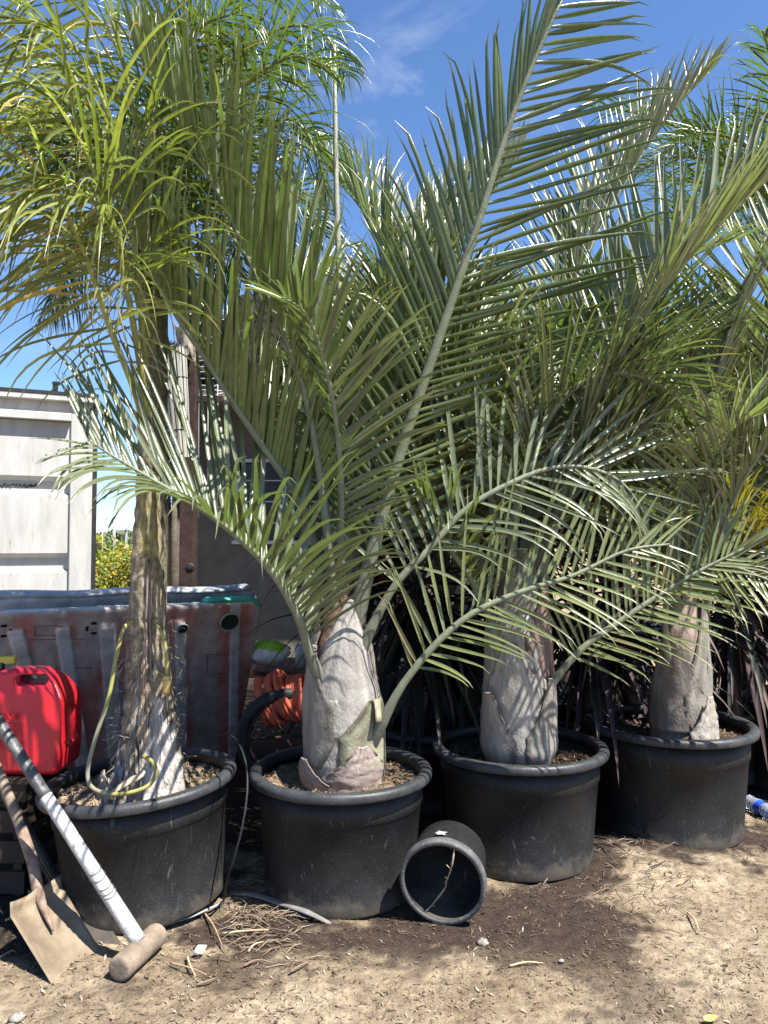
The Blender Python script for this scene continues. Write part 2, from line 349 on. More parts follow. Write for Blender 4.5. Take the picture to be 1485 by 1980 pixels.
# ---------------------------------------------------------------- pots
def make_pot(cx, cy, Rr, H, label, tiltM=None, soilz=.07, rb=None, soilc=(.13,.095,.065), nchip=900, group='large black nursery tubs', z0=0.0, chipc=((.36,.27,.17),(.20,.14,.09),(.45,.37,.26)), lit=None):
    M = Matrix.Translation((cx, cy, z0)) @ (tiltM.to_4x4() if tiltM else Matrix())
    t = root('nursery_tub', (cx, cy, z0), label, 'plant tub', group)
    R1 = Rr - .040; rb = rb or R1 * .90
    b = MB(); n = 72
    b.lathe([(.02, .004), (rb - .012, .003), (rb - .002, .006), (rb, .012), (rb + .003, .05), (rb+.001,.054), (R1 - (R1-rb)*.25, H * .72), (R1 - (R1-rb)*.22 + .006, H * .735), (R1, H - .05), (R1 - .012, H - .05), (R1 - .02, H*.6), (.02, H*.55)], n, M, wob=.006)
    part('body', b, m_pot, t)
    r_ = MB()
    r_.lathe([(R1 - .004, H - .038), (R1 + .022, H - .040), (Rr - .003, H - .036), (Rr, H - .030), (Rr + .001, H - .015), (Rr - .004, H - .005), (Rr - .012, H), (R1 + .008, H + .001), (R1 - .003, H - .004), (R1 - .007, H - .014), (R1-.010, H - .05)], n, M, wob=.006, closed=True)
    part('rim', r_, m_rim, t)
    s = MB(); zs = H - soilz; Rs = R1 - .008
    nr, na = 22, 72
    def sz(x, y): return zs + .022 * fbm(x * 5 + cx * 7, y * 5, 2) + .01 * fbm(x * 20 + cx, y * 20, 4)
    for j in range(nr + 1):
        for k in range(na):
            a = 6.2832 * k / na; rr = Rs * j / nr; x, y = rr * math.cos(a), rr * math.sin(a)
            kk = .6 + .8 * hash2(x * 31, y * 37)
            s.add(M @ Vector((x, y, sz(x, y))), tuple(c * kk for c in soilc))
    for j in range(nr):
        for k in range(na): s.f.append((j*na+k, (j+1)*na+k, (j+1)*na+(k+1)%na, j*na+(k+1)%na))
    so_ = part('soil', s, m_soil, t)
    ch = MB()
    for i in range(nchip):
        a = random.uniform(0, 6.283); rr = Rs * math.sqrt(random.random()) * .97; x, y = rr * math.cos(a), rr * math.sin(a)
        c = Vector(random.choice(chipc)) * random.uniform(.4, .85)
        chip(ch, M @ Vector((x, y, sz(x, y) + .003)), random.uniform(0, 6.28), random.uniform(.007, .028), random.uniform(.0015, .0045), tuple(c), tilt=.35)
    o = part('mulch', ch, m_chip, so_, smooth=False); o['kind'] = 'stuff'
    return t, M, zs

A1 = P(283, 1500, 3.09); A2 = P(659, 1472, 3.2); A3 = P(1004, 1436, 3.47); A4 = P(1299, 1392, 3.76)
T1 = Matrix.Rotation(R(-4.5), 3, 'Y') @ Matrix.Rotation(R(1.0), 3, 'X')
PT1 = make_pot(A1.x + .012, 3.09, .374, .475, 'leftmost large black tub, leaning, holding the tall slim trunk with torn bark', T1, z0=.012, soilz=.055, nchip=3200, soilc=(.22,.165,.11), chipc=((.42,.32,.21),(.28,.19,.12),(.52,.43,.31)))
PT2 = make_pot(A2.x, 3.2, .374, .485, 'large black tub directly left of the small overturned pot', soilz=.06, nchip=2200, soilc=(.16,.115,.075), chipc=((.38,.26,.15),(.22,.15,.09),(.46,.36,.24)))
PT3 = make_pot(A3.x + .01, 3.53, .392, .495, 'large black tub directly right of the small overturned pot', soilz=.075, nchip=1200, soilc=(.05,.035,.025))
PT4 = make_pot(A4.x + .02, 3.86, .410, .520, 'large black tub second from the right edge, beside the chip mound', soilz=.07, nchip=1100, soilc=(.06,.04,.03))
PT5 = make_pot(P(1572,1350,4.45).x, 4.45, .40, .52, 'large black tub cut off by the right edge, beside the water bottle', soilz=.09, nchip=500, soilc=(.05,.035,.028))

# ---------------------------------------------------------------- fronds
def spline(pts, n):
    pts = [Vector(p) for p in pts]; Q = [pts[0] * 2 - pts[1]] + pts + [pts[-1] * 2 - pts[-2]]
    seg = [(pts[i+1] - pts[i]).length for i in range(len(pts) - 1)]; tot = sum(seg); out_ = []
    for k in range(n + 1):
        d = tot * k / n; i = 0
        while i < len(seg) - 1 and d > seg[i]: d -= seg[i]; i += 1
        t = min(1, d / seg[i]); a, b, c, e = Q[i], Q[i+1], Q[i+2], Q[i+3]
        out_.append(.5 * ((2*b) + (c-a)*t + (2*a-5*b+4*c-e)*t*t + (-a+3*b-3*c+e)*t*t*t))
    return out_, tot
UP = Vector((0, 0, 1))
def leaflet(mb, p, d, nrm, Ln, W, droop, col, tip, seg=8, fold=.35, thread=True, curl=0.0, side=1):
    d = d.normalized(); b = len(mb.v); st = Ln / seg; p = Vector(p)
    for i in range(seg + 1):
        t = i / seg
        nn = nrm - d * nrm.dot(d)
        if nn.length < 1e-4: nn = UP.copy()
        nn.normalize(); s = d.cross(nn)
        wd = W * (.45 + .55 * min(1, t / .18)) * (1 - t ** 2.2) ** .9 + .0012
        if t >= .999: wd = .0008
        cc = tuple(c + (e - c) * max(0, (t - .72) / .28) for c, e in zip(col, tip))
        mb.add(p + s * wd * .5, cc); mb.add(p - nn * wd * fold, cc); mb.add(p - s * wd * .5, cc)
        g_ = droop * (t ** 1.5) / seg * 2.2
        d = d + Vector((0, 0, -1)) * g_ + s * curl / seg
        if thread and t > .8: d = d + Vector((random.uniform(-.25, .25), random.uniform(-.25, .25), -.35 * random.random()))
        d.normalize(); p = p + d * st
    for i in range(seg):
        a = b + 3 * i
        mb.f.append((a, a+1, a+4, a+3)); mb.f.append((a+1, a+2, a+5, a+4))

GREY = (.088,.112,.052); GREY2 = (.155,.175,.10); PALE = (.26,.275,.195)
OLIVE = (.10,.13,.035); OLIVE2 = (.29,.30,.10); QG = (.075,.115,.03); QG2 = (.125,.17,.045)
YEL = (.42,.30,.05); BRN = (.20,.12,.06); STRAW=(.36,.28,.16)
def lerp(a, b, t): return tuple(x + (y - x) * t for x, y in zip(a, b))
def prof_len(t, t0):
    u = (t - t0) / (1 - t0)
    return .62 + .38 * math.sin(min(1, u / .45) * math.pi / 2) if u < .45 else 1 - .72 * ((u - .45) / .55) ** 1.5
CURAX = None
def frond(parent, pts, nh=None, n=52, ll=.62, W=.032, t0=.2, a=(70, 25), v=(35, 35), droop=.12, cols=(GREY, GREY2), tipc=.25,
          Lk=None, Rk=None, r0=.026, r1=.004, seg=8, plumose=0, rcol=(.165,.185,.12), m=None, rm=None, jit=5, skip=0.0, lab=None, name='frond', base=None, flat=.8, thread=True, dead=0.0, bent=.06, grav=0.0):
    if not base and CURAX is not None and CURAX[2]: base = .02
    if base and CURAX is not None:
        q0 = Vector(pts[0]); pts = [Vector((q0.x + (CURAX[0] - q0.x) * .42, q0.y + (CURAX[1] - q0.y) * .42, q0.z - .13))] + list(pts)
    N_ = 28; pp, tot = spline(pts, N_); mb = MB(); W = W * .70; n = int(n * 1.22)
    if nh is None:
        dxy = pp[-1] - pp[0]; nh = Vector((-dxy.x, -dxy.y, 0)).normalized() * .5 + UP if dxy.xy.length > .01 else UP
    nh = Vector(nh)
    def fr(t):
        x = t * N_; i = min(N_ - 1, int(x)); p = pp[i].lerp(pp[i+1], x - i)
        T = (pp[min(N_, i+2)] - pp[max(0, i-1)]).normalized()
        N = nh - T * nh.dot(T); N = N.normalized() if N.length > 1e-3 else Vector((0, -1, 0))
        return p, T, N, T.cross(N)
    for sd_ in (-1, 1):
        K = dict(a=a, v=v, ll=ll, droop=droop, skip=skip); K.update((Lk if sd_ < 0 else Rk) or {})
        for k in range(n):
            if random.random() < K['skip']: continue
            t = t0 + (1 - t0) * (k + random.uniform(-.2, .2) + (.25 * sd_)) / (n - .5); t = min(.995, max(t0, t))
            p, T, N, S = fr(t); u = (t - t0) / (1 - t0)
            aa = R(K['a'][0] + (K['a'][1] - K['a'][0]) * u ** 1.3 + random.gauss(0, jit)); vv = R(K['v'][0] + (K['v'][1] - K['v'][0]) * u + random.gauss(0, jit) + random.uniform(-plumose, plumose))
            d = T * math.cos(aa) + (S * sd_ * math.cos(vv) + N * math.sin(vv)) * math.sin(aa)
            nn = N * math.cos(vv) - S * sd_ * math.sin(vv)
            nn = nn + T * .25
            c = lerp(cols[0], cols[1], random.random()); q = random.uniform(.8, 1.2); c = tuple(x * q for x in c)
            if random.random() < dead: c = lerp(c, random.choice((YEL, STRAW, BRN)), random.uniform(.6, 1))
            tp = lerp(c, random.choice((YEL, STRAW, BRN)), tipc * random.uniform(.3, 1.6)) if random.random() < .6 else c
            L_ = K['ll'] * prof_len(t, t0) * random.uniform(.86, 1.08); dr = K['droop'] * random.uniform(.4, 2.0)
            if random.random() < bent: dr += random.uniform(.8, 3.0)
            if grav: d = (d + Vector((0, 0, -grav * random.uniform(.5, 1.3)))).normalized()
            nn = nn + Vector((random.gauss(0, .16), random.gauss(0, .16), random.gauss(0, .16)))
            leaflet(mb, p + S * sd_ * .004, d, nn, L_, W * (.7 + .4 * L_ / max(.01, K['ll'])) * random.uniform(.75, 1.1), dr, c, tp, seg=seg, thread=thread, curl=random.uniform(-.12, .12))
    o = part(name, mb, m or m_leaf, parent, lab)
    rb = MB(); rad = []
    for i in range(N_ + 1):
        t = i / N_; rr = r0 * .86 * (1 - t) ** .85 + r1
        if base and t < .22: rr += base * .5 * (1 - t / .22) ** 1.5
        rad.append(rr)
    cl = [lerp((rcol[0]*.85, rcol[1]*.78, rcol[2]*.95), rcol, min(1, i / 8)) for i in range(N_ + 1)]
    rb.tube(pp, rad, 10, flat=flat, nh=nh, cols=cl)
    part('rachis', rb, rm or m_rachis, o)
    return o
def PP(*a): return [P(x, y, d) for x, y, d in a]
def arc_pts(base, az, el0, el1, Ln, n=6, sag=0.0, side=0.0):
    """curve that starts at elevation el0 and bends to el1 along its length"""
    p = Vector(base); out_ = [p.copy()]
    for i in range(n):
        t = (i + .5) / n; e = R(el0 + (el1 - el0) * t ** 1.25); A = R(az + side * t)
        p = p + Vector((math.sin(A) * math.cos(e), math.cos(A) * math.cos(e), math.sin(e))) * Ln / n; out_.append(p.copy())
    return out_

# bulbous triangle-palm base: leaf sheaths that wrap the stem
def bulb(parent, base, top, radii, zs, sheaths, tone=(.30,.30,.285), lean=0.0):
    B, T = Vector(base), Vector(top); H = (T - B).length
    def rad(u):
        for i in range(len(zs) - 1):
            if u <= zs[i+1]: 
                t = (u - zs[i]) / (zs[i+1] - zs[i]); t = t * t * (3 - 2 * t); return radii[i] + (radii[i+1] - radii[i]) * t
        return radii[-1]
    mb = MB()
    for j in range(41):
        u = j / 40; c = B.lerp(T, u)
        for k in range(40):
            a = 6.2832 * k / 40; r = rad(u) * .93 * (1 + .03 * math.sin(3 * a + u * 3) + .02 * fbm(math.cos(a) * 2, math.sin(a) * 2, u * 5))
            ring = .85 + .3 * hash2(int(u * 26), 3)
            mb.add(c + Vector((math.cos(a), math.sin(a), 0)) * r, tuple(x * ring for x in (tone if u < .62 else (.17,.095,.065))))
    for j in range(40):
        for k in range(40): mb.f.append((j*40+k, j*40+(k+1)%40, (j+1)*40+(k+1)%40, (j+1)*40+k))
    part('trunk', mb, m_sheath, parent)
    for n_, s in enumerate(sheaths):
        # s: az (deg cw from +Y), u0, u1, half width deg, colour, target point, off
        az, u0, u1, hw, colr, tgt = s[:6]; off = s[6] if len(s) > 6 else .004 * (n_ + 1)
        mb = MB(); nu, nv = 20, 30
        for j in range(nv + 1):
            v_ = j / nv; u = u0 + (u1 - u0) * v_; cc = B.lerp(T, u)
            q = max(0, (v_ - .40) / .60); wdt = hw * (1 - q ** .75 * .86) * (.72 + .28 * min(1, v_ * 6)) * (1 + .02 * fbm(v_ * 12, n_ * 3, 7))
            pull = q ** 1.7
            for i in range(nu + 1):
                uu = (i / nu * 2 - 1); A = R(az + uu * wdt)
                r = rad(u) * 1.0 + off + .006 * (1 - uu * uu) + .004 * fbm(uu * 3, v_ * 8, n_) + .007 * abs(uu) ** 9 * (.5 + fbm(v_ * 9, n_, 3))
                p = cc + Vector((math.sin(A), math.cos(A), 0)) * r
                if tgt is not None and pull > 0:
                    ax = Vector((math.sin(R(az)), math.cos(R(az)), 0)); sdv = Vector((ax.y, -ax.x, 0))
                    tp = Vector(tgt) + sdv * uu * .030 * (1.3 - .5 * q) - ax * (uu * uu) * .02 
                    p = p.lerp(tp, pull)
                sh = .82 + .3 * fbm(uu * 9, v_ * 2.5 + n_, 1); sh *= (1.0 if abs(uu) < .86 + .08 * fbm(v_ * 14, n_, 5) else .5)
                mb.add(p, tuple(x * sh for x in colr))
        for j in range(nv):
            for i in range(nu): a = j*(nu+1)+i; mb.f.append((a, a+1, a+nu+2, a+nu+1))
        part('leaf_base', mb, m_sheath, parent, solid=.005)
SIL = (.38,.362,.335); SIL2 = (.30,.28,.245); MAU = (.24,.165,.14); OLV = (.29,.285,.20)

# ---- palm in the second tub (centre)
b2 = P(668, 1478, 3.2); t2 = P(655, 1090, 3.2)
p2 = root('triangle_palm', (b2.x, b2.y, .42), 'silvery bulbous palm in the tub left of the overturned pot, tallest frond of all', 'palm', 'potted triangle palms')
bulb(p2, (b2.x, 3.2, .40), t2, [.128, .142, .142, .122, .078, .055], [0, .12, .35, .58, .8, 1],
     [(190, .0, .42, 105, SIL, None, .012), (100, .02, .62, 85, OLV, P(738, 1395, 3.06), .020), (268, .12, .80, 78, SIL2, P(603, 1268, 3.06), .018),
      (150, .0, .22, 62, (.33,.27,.24), None, .022), (170, .25, .86, 75, SIL, P(690, 1160, 3.12), .012), (235, .0, .16, 38, (.36,.29,.25), None, .045),
      (60, .4, .95, 60, SIL2, P(702, 1150, 3.22), .008), (290, .5, 1.0, 60, SIL2, P(628, 1100, 3.2), .006)])
CURAX = (b2.x, 3.2, 1)
frond(p2, PP((650,1190,3.17),(632,1020,3.1),(600,800,3.05),(555,660,3.0),(505,555,2.97),(435,400,2.92),(345,235,2.85),(262,95,2.8)), nh=(.75,-.05,.45), n=62, ll=.70, W=.034, t0=.26, a=(42,26), v=(66,62), droop=.03, r0=.027, base=.03, cols=((.095,.135,.038),(.15,.19,.065)))
frond(p2, PP((632,1150,3.2),(590,990,3.15),(520,880,3.1),(445,770,3.05),(395,690,3.0),(335,600,2.95),(270,470,2.88),(225,330,2.82)), nh=(.7,.25,.5), n=54, ll=.62, W=.032, t0=.25, a=(44,28), v=(64,55), droop=.06, r0=.025, base=.03, cols=((.095,.135,.038),(.15,.19,.065)))
frond(p2, PP((603,1275,3.08),(575,1190,3.02),(525,1105,2.95),(450,1030,2.88),(375,975,2.8),(290,925,2.73),(215,880,2.68),(170,850,2.66)), nh=(.45,.1,.9), n=46, ll=1.0, W=.029, t0=.18, a=(64,30), v=(60,30), droop=.10, r0=.026, base=.03, Rk=dict(a=(60,40), v=(66,45)), Lk=dict(a=(68,55), v=(68,-45), droop=.60, ll=.72), cols=((.09,.115,.06),(.13,.15,.085)))
frond(p2, PP((694,1170,3.14),(735,1010,3.1),(785,840,3.06),(850,650,3.0),(925,430,2.94),(975,270,2.9),(1030,125,2.86),(1095,-20,2.82)), nh=(-.25,.95,.25), n=50, ll=.84, W=.034, t0=.14, r0=.028, r1=.005, base=.03, jit=2.5,
      Lk=dict(a=(58,50), v=(12,8), droop=.05, ll=1.14), Rk=dict(a=(58,3), v=(22,30), droop=.38, ll=.66), cols=((.072,.105,.028),(.12,.155,.05)))
frond(p2, PP((738,1400,3.08),(778,1325,3.06),(845,1243,3.05),(915,1185,3.05),(1010,1143,3.05),(1110,1112,3.06),(1210,1065,3.07),(1295,1052,3.08)), nh=(-.1,-.92,.40), n=25, ll=.56, W=.025, t0=.26, a=(64,34), v=(22,10), droop=.18, Rk=dict(ll=.42, skip=.12, droop=.4), r0=.0165, base=.03, cols=((.12,.15,.04),(.20,.22,.06)), tipc=.8, dead=.04)
frond(p2, PP((706,1240,3.12),(765,1130,3.1),(830,1062,3.1),(900,985,3.1),(985,935,3.1),(1065,905,3.12),(1140,905,3.14),(1205,935,3.15),(1250,1000,3.16)), nh=(-.15,-.92,.42), n=28, ll=.78, W=.029, t0=.24, a=(68,26), v=(18,5), droop=.12, r0=.017, base=.03, Rk=dict(v=(15,0), a=(60,30), droop=.8, ll=.48, skip=.25), cols=((.115,.14,.07),(.18,.20,.11)), tipc=.7)
frond(p2, PP((680,1130,3.3),(715,930,3.45),(768,740,3.6),(840,560,3.72),(905,440,3.8),(960,360,3.85),(1005,300,3.9)), nh=(-.6,-.2,.6), n=50, ll=.62, W=.038, t0=.30, a=(40,25), v=(62,50), droop=.02, cols=(GREY2, PALE))
frond(p2, PP((650,1100,3.3),(675,900,3.5),(712,720,3.7),(745,560,3.9),(715,430,4.05),(650,345,4.2),(590,280,4.3)), nh=(.5,-.3,.7), n=50, ll=.62, W=.040, t0=.3, a=(44,25), v=(62,45), droop=.03, cols=(GREY2, PALE))
frond(p2, PP((655,1120,3.15),(660,960,3.05),(648,800,2.95),(615,660,2.85),(585,600,2.8),(545,575,2.72)), nh=(.5,.6,.5), n=30, ll=.55, W=.030, t0=.28, a=(60,30), v=(30,15), droop=.40, r0=.018)
frond(p2, PP((672,1110,3.2),(700,960,3.2),(735,820,3.25),(790,690,3.3),(860,600,3.38),(960,560,3.45)), nh=(-.5,.2,.8), n=44, ll=.62, W=.030, t0=.3, a=(58,26), v=(35,20), droop=.25)
for q_ in ([(660,1110,3.3),(650,930,3.45),(640,760,3.6),(600,600,3.75),(530,470,3.85),(470,420,3.9)],
           [(670,1120,3.3),(700,900,3.45),(735,700,3.6),(790,540,3.75),(850,420,3.9),(900,340,4.0)],
           [(662,1100,3.35),(690,940,3.5),(730,800,3.6),(800,700,3.7),(890,660,3.75),(980,690,3.75)]):
    frond(p2, PP(*q_), n=46, ll=.58, W=.030, t0=.28, a=(52,26), v=(45,30), droop=.16, cols=(GREY2, PALE), bent=.12)
sp = MB(); sp.tube(PP((655,1130,3.2),(662,900,3.2),(658,600,3.2),(650,350,3.2),(648,200,3.2),(648,86,3.2)), [.030,.024,.014,.011,.009,.003], 8, col=(.30,.31,.22)); part('spear_leaf', sp, m_rachis, p2, 'unopened pale spear leaf standing straight up')
# broad new blades packed round the spear
for i, (x0, x1, yt, dp) in enumerate(((668,672,760,3.14),(640,628,800,3.12),(692,735,700,3.25))):
    mb = MB(); 
    for k in range(5):
        d_ = (P(x1 + random.uniform(-14,14), yt, dp) - P(x0, 1120, dp)); leaflet(mb, P(x0 + random.uniform(-8,8), 1120, dp), d_, Vector((0,-1,.1)), d_.length * random.uniform(.9,1.1), .05, .02, lerp(GREY2, PALE, random.random()), GREY2, seg=8, fold=.25)
    part('young_blade', mb, m_leaf, p2)

# ---- palm in the third tub
b3 = P(1004, 1440, 3.47); t3 = P(1003, 1085, 3.47)
p3 = root('triangle_palm', (b3.x, b3.y, .42), 'silvery bulbous palm in the tub right of the overturned pot', 'palm', 'potted triangle palms')
bulb(p3, (b3.x, 3.47, .40), t3, [.10, .132, .137, .130, .108, .085], [0, .12, .35, .58, .8, 1],
     [(180, .0, .75, 100, SIL, None, .010), (125, .0, .46, 55, SIL2, P(1072, 1312, 3.33), .026), (205, .05, .62, 75, SIL, None, .018),
      (238, .0, .42, 44, (.36,.32,.29), P(935, 1340, 3.33), .035), (265, .3, .9, 70, OLV, P(935, 1180, 3.42), .016), (110, .45, 1.0, 70, MAU, P(1065, 1120, 3.42), .012),
      (180, .55, 1.0, 80, SIL2, P(1010, 1060, 3.42), .008)])
CURAX = (b3.x, 3.47, 1)
frond(p3, PP((1070,1318,3.36),(1130,1250,3.34),(1200,1200,3.34),(1275,1150,3.34),(1350,1105,3.34),(1440,1060,3.34)), nh=(-.1,-.92,.40), n=25, ll=.54, W=.024, t0=.24, a=(64,34), v=(22,8), droop=.3, r0=.017, Rk=dict(ll=.42, skip=.15), cols=((.12,.15,.04),(.20,.22,.06)), tipc=.9, dead=.06)
frond(p3, PP((1040,1140,3.45),(1085,960,3.42),(1145,790,3.38),(1210,670,3.32),(1290,545,3.25),(1385,440,3.18),(1485,345,3.1),(1600,240,3.0)), nh=(-.62,.0,.5), n=60, ll=.72, W=.038, t0=.25, a=(52,30), v=(60,50), droop=.03, cols=(GREY2, PALE), Rk=dict(v=(10,20), a=(56,36), droop=.1, ll=.65))
frond(p3, PP((1010,1100,3.55),(1040,880,3.7),(1080,650,3.85),(1140,480,3.95),(1215,340,4.05),(1300,215,4.1),(1380,130,4.1)), nh=(-.55,-.3,.55), n=56, ll=.66, W=.036, t0=.3, a=(44,25), v=(60,45), droop=.02, cols=(GREY2, PALE))
frond(p3, PP((975,1120,3.45),(950,960,3.4),(905,800,3.35),(850,690,3.3),(770,600,3.25),(680,560,3.2)), nh=(.5,.25,.7), n=44, ll=.62, W=.030, t0=.28, a=(62,30), v=(40,15), droop=.30, cols=(GREY, GREY2))
frond(p3, PP((985,1130,3.38),(1000,980,3.3),(1045,840,3.28),(1100,760,3.25),(1180,720,3.24),(1270,740,3.24),(1340,800,3.24)), nh=(-.2,.2,1), n=44, ll=.55, W=.028, t0=.3, a=(62,25), v=(30,5), droop=.45, cols=(GREY, GREY2), tipc=.5)
frond(p3, PP((945,1190,3.42),(905,1110,3.36),(850,1040,3.3),(790,985,3.25),(720,960,3.2)), nh=(.4,.1,.9), n=30, ll=.5, W=.026, t0=.25, a=(60,25), v=(35,10), droop=.4, cols=(GREY, GREY2))
frond(p3, PP((1000,1090,3.6),(985,900,3.75),(960,740,3.9),(930,600,4.05),(900,520,4.2)), nh=(.3,-.4,.6), n=40, ll=.6, W=.034, t0=.28, a=(55,25), v=(40,25), droop=.1, cols=(GREY2, PALE))
frond(p3, PP((1030,1090,3.6),(1100,930,3.7),(1190,800,3.8),(1290,700,3.9),(1400,640,4.0)), nh=(-.4,-.1,.9), n=44, ll=.6, W=.030, t0=.25, a=(60,25), v=(35,15), droop=.3, cols=(GREY, GREY2))

for q_ in ([(1010,1080,3.6),(1060,900,3.75),(1130,740,3.9),(1220,600,4.0),(1330,500,4.1),(1430,460,4.1)],
           [(995,1080,3.6),(960,900,3.7),(880,780,3.8),(800,730,3.85),(720,740,3.85)],
           [(1020,1100,3.5),(1090,980,3.5),(1180,900,3.5),(1280,870,3.5),(1370,900,3.5)]):
    frond(p3, PP(*q_), n=44, ll=.56, W=.028, t0=.28, a=(55,26), v=(38,20), droop=.25, cols=(GREY2, PALE), bent=.14)
# ---- palm in the fourth tub
b4 = P(1310, 1395, 3.76); t4 = P(1320, 1085, 3.76)
p4 = root('triangle_palm', (b4.x, b4.y, .44), 'grey stemmed palm in the tub second from right, torn pale sheath at its foot', 'palm', 'potted triangle palms')
bulb(p4, (b4.x, 3.76, .42), t4, [.130, .120, .118, .10, .062, .05], [0, .12, .35, .58, .8, 1],
     [(180, .0, .55, 100, (.26,.22,.20), None, .010), (130, .1, .80, 62, SIL2, P(1368, 1165, 3.68), .022), (215, .1, .66, 62, (.22,.19,.17), P(1288, 1235, 3.6), .020),
      (150, .0, .30, 34, (.42,.38,.33), None, .055), (160, .45, 1.0, 75, (.36,.28,.24), None, .010)])
CURAX = (b4.x, 3.76, 1)
frond(p4, PP((1288,1245,3.62),(1287,1180,3.55),(1300,1118,3.48),(1355,1095,3.4),(1410,1095,3.33),(1470,1115,3.28),(1530,1150,3.22)), nh=(-.1,-.9,.45), n=24, ll=.46, W=.023, t0=.36, a=(64,34), v=(22,5), droop=.45, r0=.016, Rk=dict(ll=.38, skip=.15), cols=((.16,.18,.06),(.23,.23,.09)), tipc=1.0, dead=.1)
frond(p4, PP((1366,1170,3.7),(1378,1080,3.65),(1420,960,3.6),(1480,860,3.52),(1560,770,3.45),(1650,700,3.4)), nh=(-.5,.0,.7), n=44, ll=.62, W=.030, t0=.2, a=(58,28), v=(40,20), droop=.12)
frond(p4, PP((1318,1100,3.8),(1330,950,3.9),(1370,780,4.0),(1420,600,4.1),(1480,460,4.2),(1560,330,4.3)), nh=(-.55,-.3,.6), n=50, ll=.66, W=.034, t0=.28, a=(54,28), v=(40,25), droop=.05, cols=(GREY2, PALE))
frond(p4, PP((1300,1110,3.7),(1270,980,3.62),(1230,880,3.55),(1160,820,3.48),(1080,800,3.42),(1000,830,3.36)), nh=(.3,.2,1), n=40, ll=.52, W=.028, t0=.28, a=(62,25), v=(32,5), droop=.45, cols=(GREY, GREY2))
frond(p4, PP((1325,1100,3.7),(1350,980,3.55),(1390,880,3.4),(1430,820,3.3),(1500,790,3.2)), nh=(-.4,.3,.8), n=36, ll=.6, W=.028, t0=.28, a=(60,25), v=(30,5), droop=.35, cols=(GREY2, PALE))
frond(p4, PP((1305,1100,3.85),(1290,920,4.0),(1250,750,4.15),(1190,620,4.3),(1120,540,4.4)), nh=(.5,-.2,.7), n=44, ll=.6, W=.032, t0=.28, a=(58,25), v=(35,15), droop=.2)
frond(p4, PP((1300,1130,3.65),(1260,1060,3.55),(1205,1010,3.47),(1140,990,3.4),(1080,1010,3.35)), nh=(.2,.1,1), n=30, ll=.42, W=.024, t0=.28, a=(62,25), v=(25,0), droop=.5, tipc=.7, dead=.08)

CURAX = None
# ---- further palms behind and to the right
def back_palm(x, Y, ztop, label, nf, Ln, cols=(GREY, GREY2), droop=.2, group='palms standing behind the front row', seed=0, azr=(0, 360), e0=(72, 84), e1=(-5, 45), ll=.66, W=.036, n=44, plum=0, m=None, trunk_r=.09, dead=.02, rcol=(.165,.185,.12)):
    st = random.getstate(); random.seed(100 + seed)
    t = root('feather_palm', (x, Y, 0), label, 'palm', group)
    mb = MB(); k = 14
    mb.tube([(x + .02 * math.sin(i), Y, ztop * i / k) for i in range(k + 1)], [trunk_r * (1.25 - .45 * i / k + .05 * math.sin(i * 2.1)) for i in range(k + 1)], 20, cols=[lerp((.22,.19,.16), (.17,.15,.11), i / k) for i in range(k + 1)])
    part('trunk', mb, m_fib, t)
    for i in range(nf):
        az = azr[0] + (azr[1] - azr[0]) * (i + random.uniform(.1, .9)) / nf
        u = random.random()
        pts = arc_pts((x, Y, ztop - .12 + random.uniform(-.05, .1)), az, random.uniform(*e0), random.uniform(*e1), Ln * random.uniform(.8, 1.12), side=random.uniform(-15, 15))
        frond(t, pts, n=n, ll=ll, W=W, t0=.22, a=(62, 25), v=(35, 12), droop=droop, cols=cols, plumose=plum, seg=6, m=m, dead=dead, rcol=rcol, tipc=.4, thread=False)
    random.setstate(st); return t
back_palm(P(860,900,4.7).x, 4.7, 1.05, 'feather palm behind the gap between the second and third tubs', 12, 2.1, seed=1, e1=(0, 55))
back_palm(P(1180,900,4.9).x, 4.9, 1.1, 'feather palm behind the gap between the third and fourth tubs', 12, 2.3, seed=2, e1=(0, 60), cols=(GREY, GREY2))
back_palm(P(1440,900,5.0).x, 5.0, 1.1, 'feather palm behind the tub at the right edge', 12, 2.3, seed=3, e1=(0, 60), cols=(GREY2, PALE))
back_palm(P(1030,900,6.2).x, 6.2, 1.3, 'darker feather palm in the far row behind the silvery stemmed palm', 12, 2.3, seed=4, cols=((.07,.10,.045),(.11,.14,.07)), e1=(-10, 45))
back_palm(P(1330,900,6.4).x, 6.4, 1.3, 'feather palm in the far row right of centre, behind the fourth tub', 12, 2.6, seed=5, cols=((.08,.12,.04),(.13,.17,.07)), e1=(-10, 50))
back_palm(P(1560,900,6.0).x, 6.0, 1.3, 'yellow green feather palm at the far right edge', 12, 2.6, seed=6, cols=((.16,.21,.04),(.24,.28,.06)), e1=(-10, 50))
back_palm(P(1500,900,4.35).x, 4.35, .95, 'low yellowing palm with orange leaflets near the right edge', 8, 1.0, seed=9, e1=(-20, 40), cols=((.22,.19,.03),(.34,.24,.04)), ll=.45, W=.022, droop=.8, dead=.45, trunk_r=.06)
back_palm(P(1575,500,5.2).x, 5.2, 3.25, 'tall palm with fine drooping leaflets at the top right corner', 16, 2.0, seed=7, cols=(QG, QG2), e0=(55, 80), e1=(-50, 30), ll=.5, W=.020, n=56, plum=45, droop=.9, m=m_leafo, rcol=(.18,.2,.06))

